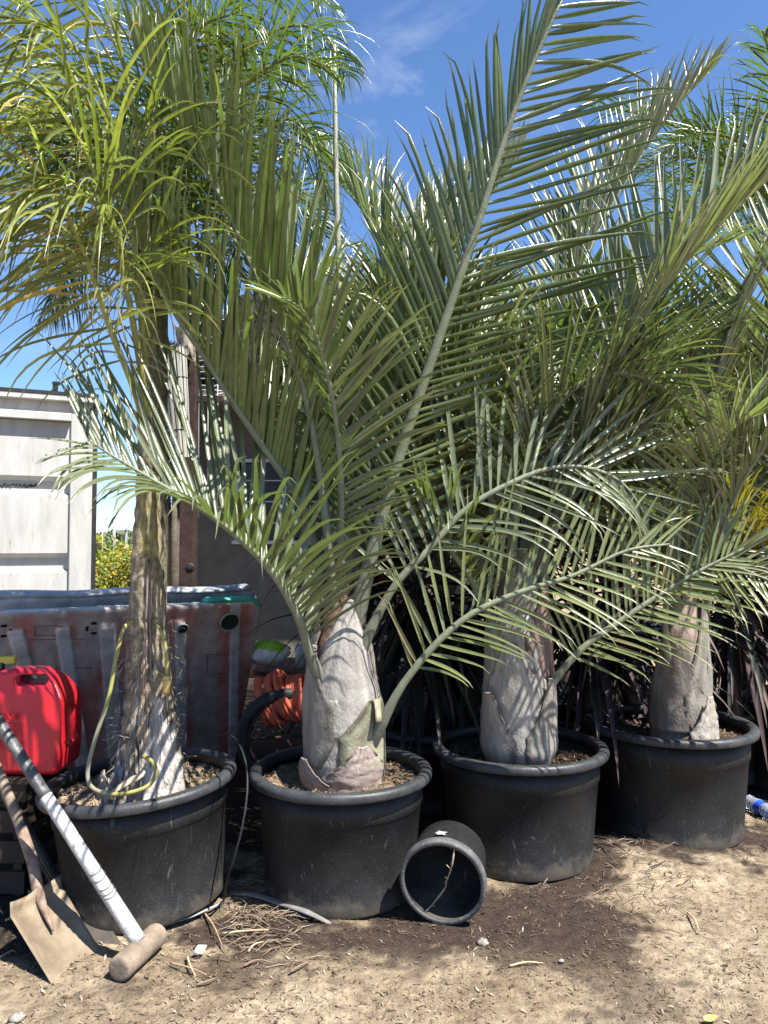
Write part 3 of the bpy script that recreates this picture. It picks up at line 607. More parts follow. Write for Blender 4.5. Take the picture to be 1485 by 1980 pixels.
# ---- tall slim palm in the first tub
def trunkpal():
    b = P(290, 1478, 3.08); t = root('slim_palm', (b.x, b.y, .42), 'tall slim palm with torn bark boots in the leftmost tub', 'palm')
    pts = PP((292,1485,3.1),(290,1400,3.1),(286,1280,3.1),(284,1150,3.1),(286,1000,3.1),(288,850,3.1),(287,720,3.1),(292,600,3.1),(292,520,3.1))
    pp, _ = spline(pts, 90); mb = MB(); rr = []; n = 32
    for j, p in enumerate(pp):
        u = j / 90; r = float(np.interp(u, (0, .1, .19, .34, .5, .7, 1), (.12, .10, .088, .07, .05, .042, .036)))
        for k in range(n):
            a = 6.2832 * k / n
            rk = r * (1 + .10 * fbm(math.cos(a) * 2.2, math.sin(a) * 2.2, u * 26) + .05 * math.sin(u * 150 + a * 2))
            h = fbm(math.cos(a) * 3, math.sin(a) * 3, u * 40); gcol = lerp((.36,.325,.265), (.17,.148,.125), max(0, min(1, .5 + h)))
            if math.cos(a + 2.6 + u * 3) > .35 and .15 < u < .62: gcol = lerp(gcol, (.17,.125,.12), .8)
            if .42 < u < .55 and math.cos(a + 1.2) > .6: gcol = lerp(gcol, (.30,.30,.08), .6 * max(0, min(1, .3 + 2 * fbm(a * 2, u * 40, 8))))
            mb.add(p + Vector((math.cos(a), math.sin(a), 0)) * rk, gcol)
    for j in range(90):
        for k in range(n): mb.f.append((j*n+k, j*n+(k+1)%n, (j+1)*n+(k+1)%n, (j+1)*n+k))
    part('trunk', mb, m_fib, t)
    # torn grey sheaths round the foot: (az, z0, z1, halfwidth, r0, r1, col)
    for i, (az, z0, z1, hw, r0, r1, c, ragged) in enumerate(((200,.40,.98,48,.135,.066,(.36,.335,.31),.06),(150,.40,.80,52,.155,.085,(.46,.43,.40),.12),(250,.41,.66,46,.165,.10,(.33,.30,.29),.10),(175,.55,1.34,30,.092,.06,(.25,.20,.19),.03),
                             (120,.40,.72,36,.160,.10,(.42,.40,.37),.12),(300,.40,.6,50,.15,.11,(.3,.27,.25),.1),(178,.62,1.12,12,.098,.085,(.44,.34,.25),.03),(225,.40,.53,26,.20,.19,(.34,.30,.28),.05),(190,.41,.66,20,.17,.12,(.30,.27,.22),.12))):
        s = MB(); nu, nv = 16, 26; cx, cy = P(290, 1400, 3.09).x, 3.09
        for j in range(nv + 1):
            v_ = j / nv
            for q in range(nu + 1):
                uu = q / nu * 2 - 1
                zt = z1 - (z1 - z0) * .35 * abs(uu) ** 1.5 + ragged * fbm(uu * 2.6, i * 3, 1)
                z = z0 + (zt - z0) * v_; A = R(az + uu * hw * (1 - .55 * v_))
                rr_ = r0 + (r1 - r0) * v_ ** .7 + .012 * fbm(uu * 3, v_ * 5, i) + .008 * math.sin(uu * 9)* .3
                sh = .62 + .6 * (.5 + fbm(uu * 14, v_ * 2, i * 2) * .9); 
                s.add((cx + math.sin(A) * rr_, cy + math.cos(A) * rr_, z), tuple(x * sh for x in c))
        for j in range(nv):
            for q in range(nu): a = j*(nu+1)+q; s.f.append((a, a+1, a+nu+2, a+nu+1))
        part('bark_boot', s, m_sheath, t, solid=.006)
    # loose fibres
    f = MB()
    for i in range(300):
        u = random.random() ** 1.6; z = .46 + u * .75; az = random.uniform(60, 300); r = .13 - .06 * u + random.uniform(0, .015)
        p = Vector((P(288,1400,3.09).x + math.sin(R(az)) * r, 3.09 + math.cos(R(az)) * r, z)); d = Vector((math.sin(R(az)), math.cos(R(az)), random.uniform(-1.2, .9)))
        q = p + d * random.uniform(.008, .03); q2 = q + Vector((random.uniform(-.03, .03), random.uniform(-.03, .03), random.uniform(-.05, .01)))
        f.tube([p, q, q2], [.0011, .0009, .0005], 3, col=random.choice(((.10,.08,.06),(.34,.30,.25),(.2,.17,.13))), cap=False)
    o = part('bark_fibres', f, m_twig, t); o['kind'] = 'stuff'
    # fronds
    OC = (OLIVE, OLIVE2); K = dict(cols=OC, m=m_leafo, rcol=(.26,.27,.08), W=.0185, r0=.015, seg=9)
    specs = [
      [(284,850,3.06),(262,760,3.0),(215,640,2.9),(160,480,2.8),(95,350,2.7),(10,300,2.62),(-80,360,2.55)],
      [(286,820,3.05),(270,700,2.98),(245,560,2.9),(200,380,2.8),(130,230,2.7),(50,160,2.6),(-50,180,2.52)],
      [(286,780,3.05),(275,640,2.98),(262,480,2.9),(230,300,2.82),(180,150,2.75),(110,60,2.68),(20,40,2.6),(-60,90,2.55)],
      [(288,700,3.08),(285,560,3.05),(280,400,3.0),(262,230,2.95),(225,90,2.9),(165,10,2.86),(90,-30,2.82)],
      [(292,650,3.1),(300,520,3.1),(308,370,3.1),(325,230,3.12),(355,120,3.15),(400,60,3.2)],
      [(290,640,3.1),(288,500,3.15),(270,350,3.25),(220,240,3.35),(140,190,3.45),(50,220,3.5)],
      [(286,660,3.05),(250,520,2.9),(190,400,2.78),(110,340,2.68),(30,380,2.6)],
      [(296,640,3.15),(316,500,3.25),(335,400,3.4),(365,330,3.5),(410,310,3.6)],
      [(290,600,3.1),(292,430,3.1),(296,250,3.1),(310,80,3.1),(330,-40,3.1)],
      [(286,660,3.2),(240,480,3.35),(170,310,3.5),(80,210,3.6),(-30,190,3.7)],
      [(286,600,3.1),(240,380,3.05),(160,180,3.0),(60,30,2.95),(-60,-40,2.9)],
    ]
    for i, s in enumerate(specs):
        frond(t, PP(*s), n=29, ll=random.uniform(.62, .90), t0=.24, a=(46, 28), v=(10, 0), droop=random.uniform(.8, 1.5), grav=.8, plumose=32, tipc=.6, dead=.03 if i not in (0,4,8) else .15, skip=.04, jit=9, bent=.1, thread=False, **K)
    return t
trunkpal()

# ---- queen palm behind
def queen():
    x, Y = P(303, 900, 3.66).x, 3.66; z = P(0, 470, 3.7).z
    t = root('queen_palm', (x, Y, 0), 'green palm with fine hanging leaflets behind the slim trunk, its arch against the sky', 'palm')
    mb = MB(); mb.tube([(x, Y, z * i / 16) for i in range(17)], [.064 - .0014 * i for i in range(17)], 18, col=(.2,.18,.15)); part('trunk', mb, m_fib, t)
    q = [[(294,480,3.70),(370,300,3.65),(440,150,3.60),(530,60,3.50),(620,60,3.45),(675,150,3.40)], [(294,480,3.70),(340,300,3.70),(380,120,3.70),(450,0,3.70),(560,-40,3.65),(650,20,3.60)],
         [(294,480,3.70),(390,370,3.60),(470,270,3.50),(560,230,3.40),(610,290,3.35),(635,380,3.30)], [(305,480,3.70),(310,300,3.90),(300,120,4.00),(260,0,4.10)], [(305,490,3.70),(260,360,3.80),(190,240,3.90),(90,200,4.00),(0,260,4.10)],
         [(294,480,3.70),(410,400,3.80),(500,360,3.90),(580,380,4.00),(630,460,4.00)], [(308,500,3.70),(350,420,3.50),(400,400,3.30),(450,450,3.20),(470,540,3.15)], [(305,500,3.70),(250,430,3.70),(190,430,3.70),(130,500,3.70),(100,600,3.70)],
         [(294,480,3.70),(350,330,4.00),(420,200,4.20),(520,140,4.30),(600,170,4.40)], [(293,480,3.70),(300,330,3.50),(320,180,3.30),(380,60,3.15),(470,20,3.00)], [(293,490,3.70),(330,380,3.40),(390,280,3.20),(470,170,3.05),(560,110,2.95),(640,130,2.90)],
         [(293,490,3.70),(290,380,3.40),(230,290,3.20),(150,270,3.10),(70,330,3.00)]]
    for s in q: frond(t, PP(*s), n=64, ll=.46, W=.0135, t0=.22, a=(60, 35), v=(5, 5), droop=2.2, plumose=45, cols=(QG, QG2), m=m_leafo, rcol=(.2,.22,.08), seg=6, thread=False, r0=.014, jit=9, tipc=.3)
queen()

# ---------------------------------------------------------------- dark purple strap-leaved plants
def cordyline(x, Y, z, n, Ln, label, cols=((.055,.035,.036),(.10,.065,.062)), seed=0, W=.040, name='cordyline', cat='plant', group='dark purple strap leaved plants', stem=True):
    st = random.getstate(); random.seed(300 + seed)
    t = root(name, (x, Y, 0), label, cat, group)
    if stem:
        s = MB(); s.tube([(x, Y, z * i / 8) for i in range(9)], [.035 + .006 * (i % 2) for i in range(9)], 12, col=(.12,.09,.075)); part('stem', s, m_fib, t)
    mb = MB()
    for i in range(n):
        az = random.uniform(0, 6.283); el = R(random.uniform(-75, 40)); d = Vector((math.sin(az) * math.cos(el), math.cos(az) * math.cos(el), math.sin(el)))
        p = Vector((x, Y, z + random.uniform(-.22, .12))) + d * .02; c = lerp(cols[0], cols[1], random.random() ** 2)
        leaflet(mb, p, d, UP + d * -.2 if abs(el) < 1.1 else Vector((d.y, -d.x, .3)), Ln * random.uniform(.6, 1.1), W * random.uniform(.7, 1.15), random.uniform(.8, 2.4), tuple(q * random.uniform(.6, 1.5) for q in c), lerp(c, (.3,.2,.16), .35), seg=9, fold=.3, thread=False)
    part('leaves', mb, m_dark_leaf, t); random.setstate(st); return t
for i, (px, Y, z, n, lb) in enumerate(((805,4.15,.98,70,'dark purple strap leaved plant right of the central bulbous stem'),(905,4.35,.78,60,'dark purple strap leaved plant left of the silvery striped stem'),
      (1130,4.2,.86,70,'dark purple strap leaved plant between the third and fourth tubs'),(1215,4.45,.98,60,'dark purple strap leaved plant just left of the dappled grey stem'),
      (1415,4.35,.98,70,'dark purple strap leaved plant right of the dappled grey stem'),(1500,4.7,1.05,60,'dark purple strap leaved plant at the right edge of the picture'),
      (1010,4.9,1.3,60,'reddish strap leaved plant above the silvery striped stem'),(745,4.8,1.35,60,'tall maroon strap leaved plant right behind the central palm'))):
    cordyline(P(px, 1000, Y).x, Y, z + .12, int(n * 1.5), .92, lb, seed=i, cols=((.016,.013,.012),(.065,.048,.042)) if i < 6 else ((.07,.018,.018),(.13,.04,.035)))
BP = []
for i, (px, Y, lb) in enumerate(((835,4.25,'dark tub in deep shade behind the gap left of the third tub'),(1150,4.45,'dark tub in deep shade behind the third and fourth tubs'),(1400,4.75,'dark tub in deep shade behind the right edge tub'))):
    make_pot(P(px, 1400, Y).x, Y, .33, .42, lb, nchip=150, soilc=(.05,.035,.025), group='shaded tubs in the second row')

# ---------------------------------------------------------------- shipping container
def container():
    BR = P(183, 1200, 6.19); x1, y1 = BR.x, 6.19; x0, y0 = x1 - 2.44 * math.cos(R(25)), y1 - 2.44 * math.sin(R(25))
    ax = Vector((x1 - x0, y1 - y0, 0)); W = ax.length; ax.normalize(); nr = Vector((ax.y, -ax.x, 0)); O = Vector((x0, y0, 0)); Z = P(183, 766, 6.19).z
    t = root('shipping_container', (x0, y0, 0), 'white steel shipping container end at the left', 'container')
    rot = Matrix(((ax.x, -nr.x, 0), (ax.y, -nr.y, 0), (0, 0, 1))).to_3x3()
    def bx(mb, u0, u1, w0, w1, z0, z1): mb.box(O + ax * (u0 + u1) / 2 + nr * (w0 + w1) / 2 + UP * (z0 + z1) / 2, (u1 - u0, w1 - w0, z1 - z0), rot)
    def zf(py): return P(100, py, 6.06).z
    mb = MB(); bx(mb, 0, W, -3.6, -.06, .12, Z - .03); part('shell', mb, m_white, t, smooth=False)
    # profiled panel with recessed horizontal ribs
    mb = MB(); zz = [.2]; 
    ribs = [(zf(1098), zf(1078)), (zf(950), zf(930)), (zf(1240), zf(1222)), (zf(1390), zf(1370))]
    ribs.sort(); prof = [(.2, 0)]
    for a, b in ribs: prof += [(a - .035, 0), (a - .012, -.05), (b, -.05), (b + .035, 0)]
    prof += [(zf(816), 0)]
    b = len(mb.v)
    for z, w_ in prof:
        for u in (0, W - .20): mb.add(O + ax * u + nr * w_ + UP * z)
    for i in range(len(prof) - 1): mb.f.append((b+2*i, b+2*i+1, b+2*i+3, b+2*i+2))
    part('door_panel', mb, m_white, t, smooth=False)
    mb = MB(); bx(mb, W - .20, W - .035, -.06, .028, .15, Z - .02); part('corner_post', mb, m_white, t, smooth=False, bevel=.008)
    mb = MB(); bx(mb, W - .035, W, -.05, .020, .15, Z - .03); part('door_seal', mb, m_blackr, t, smooth=False)
    mb = MB(); bx(mb, 0, W - .20, -.06, .07, zf(815), zf(800)); bx(mb, 0, W-.2, -.06, .0, zf(800), Z - .07); bx(mb, 0, W - .03, -.05, .075, Z - .07, Z - .025); part('header', mb, m_white, t, smooth=False, bevel=.004)
    mb = MB(); bx(mb, 0, W, -3.6, .08, Z - .025, Z); part('roof_edge', mb, m_blackr, t, smooth=False)
    mb = MB(); p = O + ax * (W - .32) + nr * .02 + UP * Z; mb.box(p + UP * .035, (.03, .03, .07)); mb.box(p + UP * .075 + ax * .01, (.06, .03, .02)); part('lock_bracket', mb, m_blackr, t, smooth=False)
    mb = MB()
    st = random.getstate(); random.seed(5)
    zc = zf(941); 
    for i in range(46):
        u = W - .62 + i * .0062 + random.uniform(-.002,.002) - .1; mb.box(O + ax * u + nr * -.047 + UP * (zc + random.uniform(-.012, .012)), (.004, .003, random.uniform(.008,.035)), Matrix.Rotation(random.uniform(-.9,.9), 3, 'Y'))
    random.setstate(st)
    part('scrawled_marking', mb, m_blackr, t, smooth=False)
container()

# ---------------------------------------------------------------- moulded plastic panels
LEAN = .50
def panel(name, xl, yl, dl, xr, yr, dr, thick, label, colf, topz=None, holes=True, cap=None):
    Lp, Rp = P(xl, yl, dl), P(xr, yr, dr); A = Vector((Lp.x, dl, 0)); B = Vector((Rp.x, dr, 0)); ax = (B - A); W = ax.length; ax.normalize(); nr = Vector((ax.y, -ax.x, 0))
    H = Lp.z; LN = LEAN; t = root(name, (A.x, A.y, 0), label, 'barrier', 'moulded plastic barriers')
    Hl, Hr = Lp.z, Rp.z
    rc = .07; outline = [(0, .02), (W, .02)] 
    for k in range(9): a = R(90 * k / 8); outline.append((W - rc + rc * math.cos(a), 1 - 0) if False else (W - rc + rc * math.cos(a), -(rc - rc * math.sin(a))))
    def top(u): return Hl + (Hr - Hl) * u / W
    # front skin as grid so that colour can vary
    nu, nv = 280, 70; mb = MB()
    def outl(u, v):
        h = top(u); 
        if u > W - rc: h -= rc - math.sqrt(max(0, rc * rc - (u - (W - rc)) ** 2))
        return h * v
    def f(i, j):
        u = W * i; z = outl(u, j); e = min(1, (outl(u, 1) - z) / .03, (W - u) / .03); rr = 1 - math.sqrt(max(0, 1 - (1 - e) ** 2)) if e < 1 else 0
        d = 0
        for rb, wd in RIBS:
            c_ = rb(z); k = abs(u - c_)
            if z < TOPR: d = max(d, max(0, min(1, (wd - k) / .006)))
        return A + ax * u + UP * z + nr * (-LN * (top(u) - z) + thick / 2 - rr * .02 + (.012 * d if holes else 0))
    RIBS = PR if holes else []; TOPR = top(0) - .10
    mb.grid(f, nu, nv, lambda i, j: colf(W * i, outl(W * i, j), RIBS, W, top(W * i)))
    n0 = len(mb.v)
    # edge + back
    def fb(i, j): u = W * i; return A + ax * u + UP * outl(u, j) - nr * (thick / 2 + LN * (top(u) - outl(u, j)))
    mb.grid(fb, nu, 2, lambda i, j: (.35,.36,.37))
    for i in range(nu):
        a = nv * (nu + 1) + i; b = n0 + 2 * (nu + 1) + i; mb.f.append((a, a+1, b+1, b))
    for j in range(nv):
        a = j * (nu + 1) + nu; 
    q = len(mb.v)
    for j in range(nv + 1):
        mb.add(mb.v[j * (nu + 1) + nu], (.35,.42,.4)); z = mb.v[j*(nu+1)+nu][2]; mb.add(A + ax * W + UP * z - nr * (thick / 2 + LN * (top(W) - z)), (.3,.36,.35))
    for j in range(nv): mb.f.append((q+2*j, q+2*j+1, q+2*j+3, q+2*j+2))
    part('shell', mb, m_panel, t)
    return t, A, ax, nr, W, top
def uz(A, ax, px, py):
    """panel coordinates of a photo pixel"""
    x = (px - 742.5) / F; u_ = -(py - 990.0) / F; d = Vector((x, CP - u_ * SP, SP + u_ * CP)); nr = Vector((ax.y, -ax.x, 0))
    nl = nr - UP * LEAN; T0 = A + UP * TOPZ
    k = (T0 - Vector((0, 0, CH))).dot(nl) / d.dot(nl); p = Vector((0, 0, CH)) + d * k
    return (p - A).dot(ax), p.z
TOPZ = P(-60, 1183, 3.72).z
_A = Vector((P(-60,1,3.72).x, 3.72, 0)); _B = Vector((P(504,1,4.42).x, 4.42, 0)); _ax = (_B - _A).normalized()
def ribline(p1, p2, wpx):
    u1, z1 = uz(_A, _ax, *p1); u2, z2 = uz(_A, _ax, *p2); return (lambda z: u1 + (u2 - u1) * (z - z1) / (z2 - z1)), wpx
PR = [ribline((5,1225),(38,1330),.038), ribline((97,1230),(112,1320),.036), ribline((181,1225),(200,1450),.040), ribline((322,1225),(330,1450),.03), ribline((428,1170),(428,1440),.030)]
def pcol(u, z, ribs, W, tp):
    n_ = fbm(u * 3, z * 3, 1); c = lerp((.40,.35,.345), (.29,.25,.25), .5 + n_ * .6)
    on = False
    for i, (rb, wd) in enumerate(ribs):
        k = abs(u - rb(z)); 
        if k < wd and z < tp - .1 or (i == 4 and k < wd): on = True
        s = max(0, 1 - abs(k - wd * 1.6) / (.10 if i != 4 else .08)); amt = s * max(0, min(1, .35 + fbm(u * 5, z * 1.5 + i, 8) * 1.3)) * min(1, (tp - z) / .06)
        if i == 4: amt = min(1, s * 1.2 * (.7 + .5 * fbm(u*4, z*2, 3)))
        c = lerp(c, (.40,.105,.08), min(.75, amt * .9))
    if on: c = lerp((.46,.45,.46), (.38,.36,.38), .5 + n_)
    sw = fbm(u * 18 + 3 * fbm(u*3,z*3,2), z * 18, 5); c = tuple(x * (1 + .14 * sw) for x in c)
    if tp - z < .012: c = (.55,.57,.56)
    return c
T_, A_, ax_, nr_, W_, top_ = panel('plastic_barrier', -60, 1183, 3.72, 504, 1161, 4.42, .12, 'grey plastic barrier with rust red stains and raised ribs behind the leftmost tub', pcol)
def onp(px, py, w_): 
    u, z = uz(A_, ax_, px, py); return A_ + ax_ * u + UP * z + nr_ * (.06 + w_ - LEAN * (top_(u) - z))
rotp = Matrix(((ax_.x, -nr_.x, 0), (ax_.y, -nr_.y, 0), (0, 0, 1))).to_3x3() @ Matrix.Rotation(math.atan(LEAN), 3, 'X')
for (px, py, r_) in ((347,1213,.028),(437,1200,.052),(468,1405,.050)):
    mb = MB(); MM = Matrix.Translation(onp(px, py, .013)) @ (rotp @ Matrix.Rotation(R(90), 3, 'X')).to_4x4()
    mb.lathe([(r_ * 1.15, 0), (r_ * 1.12, .010), (r_, .010), (r_*.97, .002), (r_*.9, .0015), (.001, .0015)], 28, MM)
    for i, v in enumerate(mb.v): mb.c[i] = (.30,.30,.30) if i < 28 * 3 else (.012,.03,.024)
    part('port', mb, m_panel, T_)
for cx, cy in ((178,1213),(6,1218)):
    mb = MB()
    for dx, dy in ((0,-10),(0,9),(-13,0),(13,0)): mb.box(onp(cx + dx, cy + dy, .001), (.026, .006, .014) if dx == 0 else (.014,.006,.026), rotp, (.01,.01,.01))
    part('slot_cross', mb, m_panel, T_, smooth=False)
    mb = MB(); mb.box(onp(cx, cy, -.001), (.03, .01, .02), rotp, (.3,.24,.24)); part('boss', mb, m_panel, T_, smooth=False, bevel=.003)
mb = MB()
for x0, y0, x1, y1 in ((65,1208,118,1208),(65,1226,118,1226),(65,1208,65,1226),(118,1208,118,1226),(30,1235,160,1233),(45,1290,175,1288),(395,1263,432,1263),(395,1263,395,1300),(395,1300,432,1300)):
    mb.tube([onp(x0, y0, .001), onp(x1, y1, .001)], .0025, 5, col=(.17,.12,.12))
part('moulded_lines', mb, m_panel, T_)
mb = MB(); c1 = uz(A_, ax_, 478, 1160)
for u0, u1, zz in ((uz(A_, ax_, 392, 1160)[0], W_ - .03, .012),):
    pts = [A_ + ax_ * u + nr_ * .0 + UP * (top_(u) + .012 - (.05 * max(0, (u - W_ + .09) / .09) ** 2 if u > W_ - .09 else 0)) for u in np.linspace(u0, W_ - .005, 14)]
    mb.tube(pts, [.02] + [.055] * 12 + [.03], 12, col=(.04,.36,.26), flat=.35)
part('teal_corner_cap', mb, m_panel, T_)
def pcol2(u, z, ribs, W, tp): return tuple(x * (1 + .15 * fbm(u * 4, z * 4, 3)) for x in (.40,.42,.45))
T2_, A2_, ax2_, nr2_, W2_, top2_ = panel('plastic_barrier', -60, 1156, 4.05, 494, 1139, 4.78, .16, 'pale grey plastic barrier standing directly behind the rust stained one', pcol2, holes=False)
mb = MB(); pts = [A2_ + ax2_ * u + UP * (top2_(u) + .005 + .006 * math.sin(u * 9)) for u in np.linspace(0, W2_ - .06, 30)]
mb.tube(pts, .085, 14, col=(.36,.39,.43), flat=.30); part('rolled_top', mb, m_panel, T2_)

# ---------------------------------------------------------------- house
def house():
    Y = 8.0; xl = P(378, 900, Y).x; xr = P(930, 900, Y).x; ze = P(0, 800, Y).z
    t = root('house', (xl, Y, 0), 'low stucco house with a gridded window and dark tiled roof behind the palms', 'house')
    wx0, wx1 = P(463,0,Y).x, P(650,0,Y).x; wz0, wz1 = P(0,1052,Y).z, P(0,888,Y).z
    mb = MB()
    for x0, x1, z0, z1 in ((xl, wx0, 0, ze), (wx1, xr, 0, ze), (wx0, wx1, 0, wz0), (wx0, wx1, wz1, ze)): mb.box(((x0+x1)/2, Y + .1, (z0+z1)/2), (x1-x0, .2, z1-z0))
    mb.box(((xl) + .1, Y + 2.2, ze / 2), (.2, 4.0, ze)); part('wall', mb, m_wall, t, smooth=False)
    mb = MB(); mb.box(((P(690,0,Y).x + P(800,0,Y).x)/2, Y - .03, (P(0,940,Y).z + ze)/2), (P(800,0,Y).x - P(690,0,Y).x, .05, ze - P(0,940,Y).z)); part('brown_board', mb, m_brown, t, smooth=False)
    fr = MB(); wd = .035
    fr.box(((wx0+wx1)/2, Y - .01, wz1 - wd/2), (wx1-wx0, .06, wd)); fr.box(((wx0+wx1)/2, Y - .02, wz0 + wd/2), (wx1-wx0+.05, .09, wd))
    for x in (wx0 + wd/2, (wx0+wx1)/2, wx1 - wd/2): fr.box((x, Y - .012, (wz0+wz1)/2), (wd, .055, wz1-wz0 - 2*wd))
    wn = part('window', fr, m_frame, t, smooth=False)
    gl = MB(); gl.box(((wx0+wx1)/2, Y + .05, (wz0+wz1)/2), (wx1-wx0-.02, .01, wz1-wz0-.02)); part('pane', gl, m_glass, wn, smooth=False)
    mu = MB()
    for i in range(1, 4): mu.box(((wx0+wx1)/2, Y + .028, wz0 + (wz1-wz0)*i/4), (wx1-wx0-.08, .014, .012))
    for fx in (.25, .75): mu.box((wx0 + (wx1-wx0)*fx, Y + .026, (wz0+wz1)/2), (.012, .012, wz1-wz0-.08))
    part('muntins', mu, m_frame, wn, smooth=False)
    # eave and barrel tile roof
    e = MB(); e.box(((xl+xr)/2 - .1, Y - .35, ze + .04), (xr-xl+.5, .9, .08)); e.box(((xl+xr)/2 - .1, Y - .80, ze + .10), (xr-xl+.5, .03, .16)); part('eave', e, m_wall, t, smooth=False)
    r = MB(); x0, x1 = xl - .32, xr + .2; n = int((x1-x0)/.17); rows = 12; rise = P(0,575,Y+1.6).z - ze - .1
    for j in range(rows):
        for k in range(n):
            inset = .5 * j / rows * 1.5
            xx = x0 + (k + .5) * .17
            if xx < x0 + inset: continue
            v0, v1 = j / rows, (j + 1.25) / rows
            a = Vector((xx, Y - .85 + 2.4 * v0, ze + .20 + rise * v0 )); b = Vector((xx, Y - .85 + 2.4 * v1, ze + .17 + rise * v1))
            r.tube([a, b], [.092, .080], 8, nh=Vector((0, -.5, 1)))
    part('roof', r, m_roof, t)
    d = MB(); d.box(((x0+x1)/2+.3, Y + .4, ze + .12 + rise * .42), (x1-x0-.7, 2.4, .05), Matrix.Rotation(math.atan2(rise, 2.4), 3, 'X')); part('roof_deck', d, m_roof, t, smooth=False)
    return t
house()

# ---------------------------------------------------------------- steel post with slatted basket, wires, cloth
pc = P(366, 900, 5.45); zt = P(0, 640, 5.45).z
t = root('steel_post', (pc.x, 5.45, 0), 'rusty brown square steel post left of the house', 'post')
mb = MB(); mb.box((pc.x, 5.45, zt/2), (.105, .105, zt)); part('shaft', mb, m_steel, t, smooth=False, bevel=.006)
mb = MB(); MM = Matrix.Translation((P(367,1097,5.39).x, 5.396, P(367,1097,5.39).z)) @ Matrix.Rotation(R(90), 4, 'X'); mb.lathe([(.032, 0), (.030, .003), (.001, .002)], 20, MM); part('bolt_hole', mb, m_blackr, t)
mb = MB(); mb.box((P(408,0,5.45).x, 5.47, P(0,771,5.45).z), (P(436,0,5.45).x - P(381,0,5.45).x, .04, .045)); part('side_rail', mb, m_steel, t, smooth=False)
# slatted basket
bt, bb = P(334, 672, 5.25), P(352, 885, 5.3)
t = root('hanging_planter', bb, 'tall slatted pale planter tied to the brown post', 'planter')
axd = (bt - bb); s_ = MB(); n = 12
M3 = axd.to_track_quat('Z', 'X').to_matrix().to_4x4(); M3.translation = bb; Lb = axd.length
for k in range(n):
    a = 6.2832 * k / n; r = .085; q = Matrix.Rotation(a, 4, 'Z')
    p0 = M3 @ q @ Vector((r * .65, 0, 0)); p1 = M3 @ q @ Vector((r, 0, Lb)); s_.tube([p0, p1], [.012, .018], 4, flat=.4, nh=(M3 @ q).to_3x3() @ Vector((1, 0, 0)))
part('slats', s_, m_slat, t, smooth=False)
mb = MB(); mb.lathe([(.001,.02),(.05,.02),(.075, Lb-.03),(.001,Lb-.01)], 16, M3); part('liner', mb, m_blackr, t)
for z in (.25, .72):
    mb = MB(); mb.tube([M3 @ Vector((.088*math.cos(a)*(.65+.35*z), .088*math.sin(a)*(.65+.35*z), Lb*z)) for a in np.linspace(0, 6.2832, 20)], .005, 5, cap=False); part('wire_tie', mb, m_blackr, t)
mb = MB()
for i in range(160):
    a = random.uniform(0, 6.28); r = .085 * math.sqrt(random.random()); p = M3 @ Vector((r*math.cos(a), r*math.sin(a), Lb - .02)); d = Vector((random.uniform(-1,1), random.uniform(-1,1), random.uniform(.3,1.5)))
    mb.tube([p, p + d * .03, p + d * .045 + Vector((random.uniform(-.03,.03), 0, -.015))], .003, 3, cap=False)
part('dark_moss', mb, m_blackr, t)
mb = MB()   # draped fibre cloth on the post top
c = P(362, 650, 5.38)
def cl(i, j): 
    x = P(345 + 42 * i + 14 * j * (1 - i), 0, 5.38).x; z = P(0, 622 + 82 * j + 14 * math.sin(i * 7), 5.38).z
    return Vector((x, 5.36 - .05 * math.sin(i * 3.1) - .02 * fbm(i * 3, j * 4, 2), z))
mb.grid(cl, 18, 22); solo('fibre_cloth', mb, m_cloth, c, 'pale torn fibrous cloth draped over the top of the brown post', 'cloth', solid=.006)
mb = MB()
for i in range(16):
    z0 = P(0, 600 + i * 11, 6.6).z; mb.tube([Vector((P(378,0,6.6).x, 6.6, z0)), Vector((P(420,0,6.6).x, 6.6, z0 + random.uniform(-.02, .02))), Vector((P(452,0,6.6).x, 6.6, z0 + random.uniform(-.05, .05)))], .0035, 5)
for px in (384, 402, 421, 440): mb.tube([P(px, 590, 6.6), P(px, 1000, 6.6)], .004, 5)
solo('wire_trellis', mb, m_frame, P(410, 1000, 6.6), 'thin wire trellis between the brown post and the roof', 'trellis')

# ---------------------------------------------------------------- garden behind
def leafcloud(mb, c, rad, n, size, cols, sq=1.0):
    c = Vector(c)
    for i in range(n):
        d = Vector((random.gauss(0, 1), random.gauss(0, 1), random.gauss(0, 1))).normalized() * random.random() ** .45
        k = 1 + .35 * fbm(d.x * 2, d.y * 2, d.z * 2 + c.x)
        p = c + Vector((d.x * rad[0], d.y * rad[1], d.z * rad[2])) * k
        a = Vector((random.gauss(0,1), random.gauss(0,1), random.gauss(0,1))).normalized(); b = a.orthogonal().normalized(); s = size * random.uniform(.6, 1.3)
        q = len(mb.v); cc = tuple(x * random.uniform(.75, 1.3) for x in random.choice(cols))
        for u, v in ((-1, 0), (0, -.45), (1, 0), (0, .45)): mb.add(p + a * u * s + b * v * s, cc)
        mb.f.append((q, q+1, q+2, q+3))
def shrub(name, c, rad, n, size, cols, label, cat, group=None):
    t = root(name, (c[0], c[1], 0), label, cat, group); st = MB()
    for i in range(4):
        a = i * 1.7; st.tube([(c[0], c[1], 0), (c[0] + .2 * rad[0] * math.cos(a), c[1] + .2 * rad[1] * math.sin(a), c[2] * .6), (c[0] + .5 * rad[0] * math.cos(a), c[1] + .5 * rad[1] * math.sin(a), c[2] + rad[2] * .4)], [.05, .035, .012], 6)
    part('trunk', st, m_bark, t); mb = MB(); leafcloud(mb, c, rad, n, size, cols); part('crown', mb, m_tree, t, smooth=False); return t
YG = ((.30,.30,.03),(.22,.27,.03),(.38,.30,.03),(.14,.2,.03))
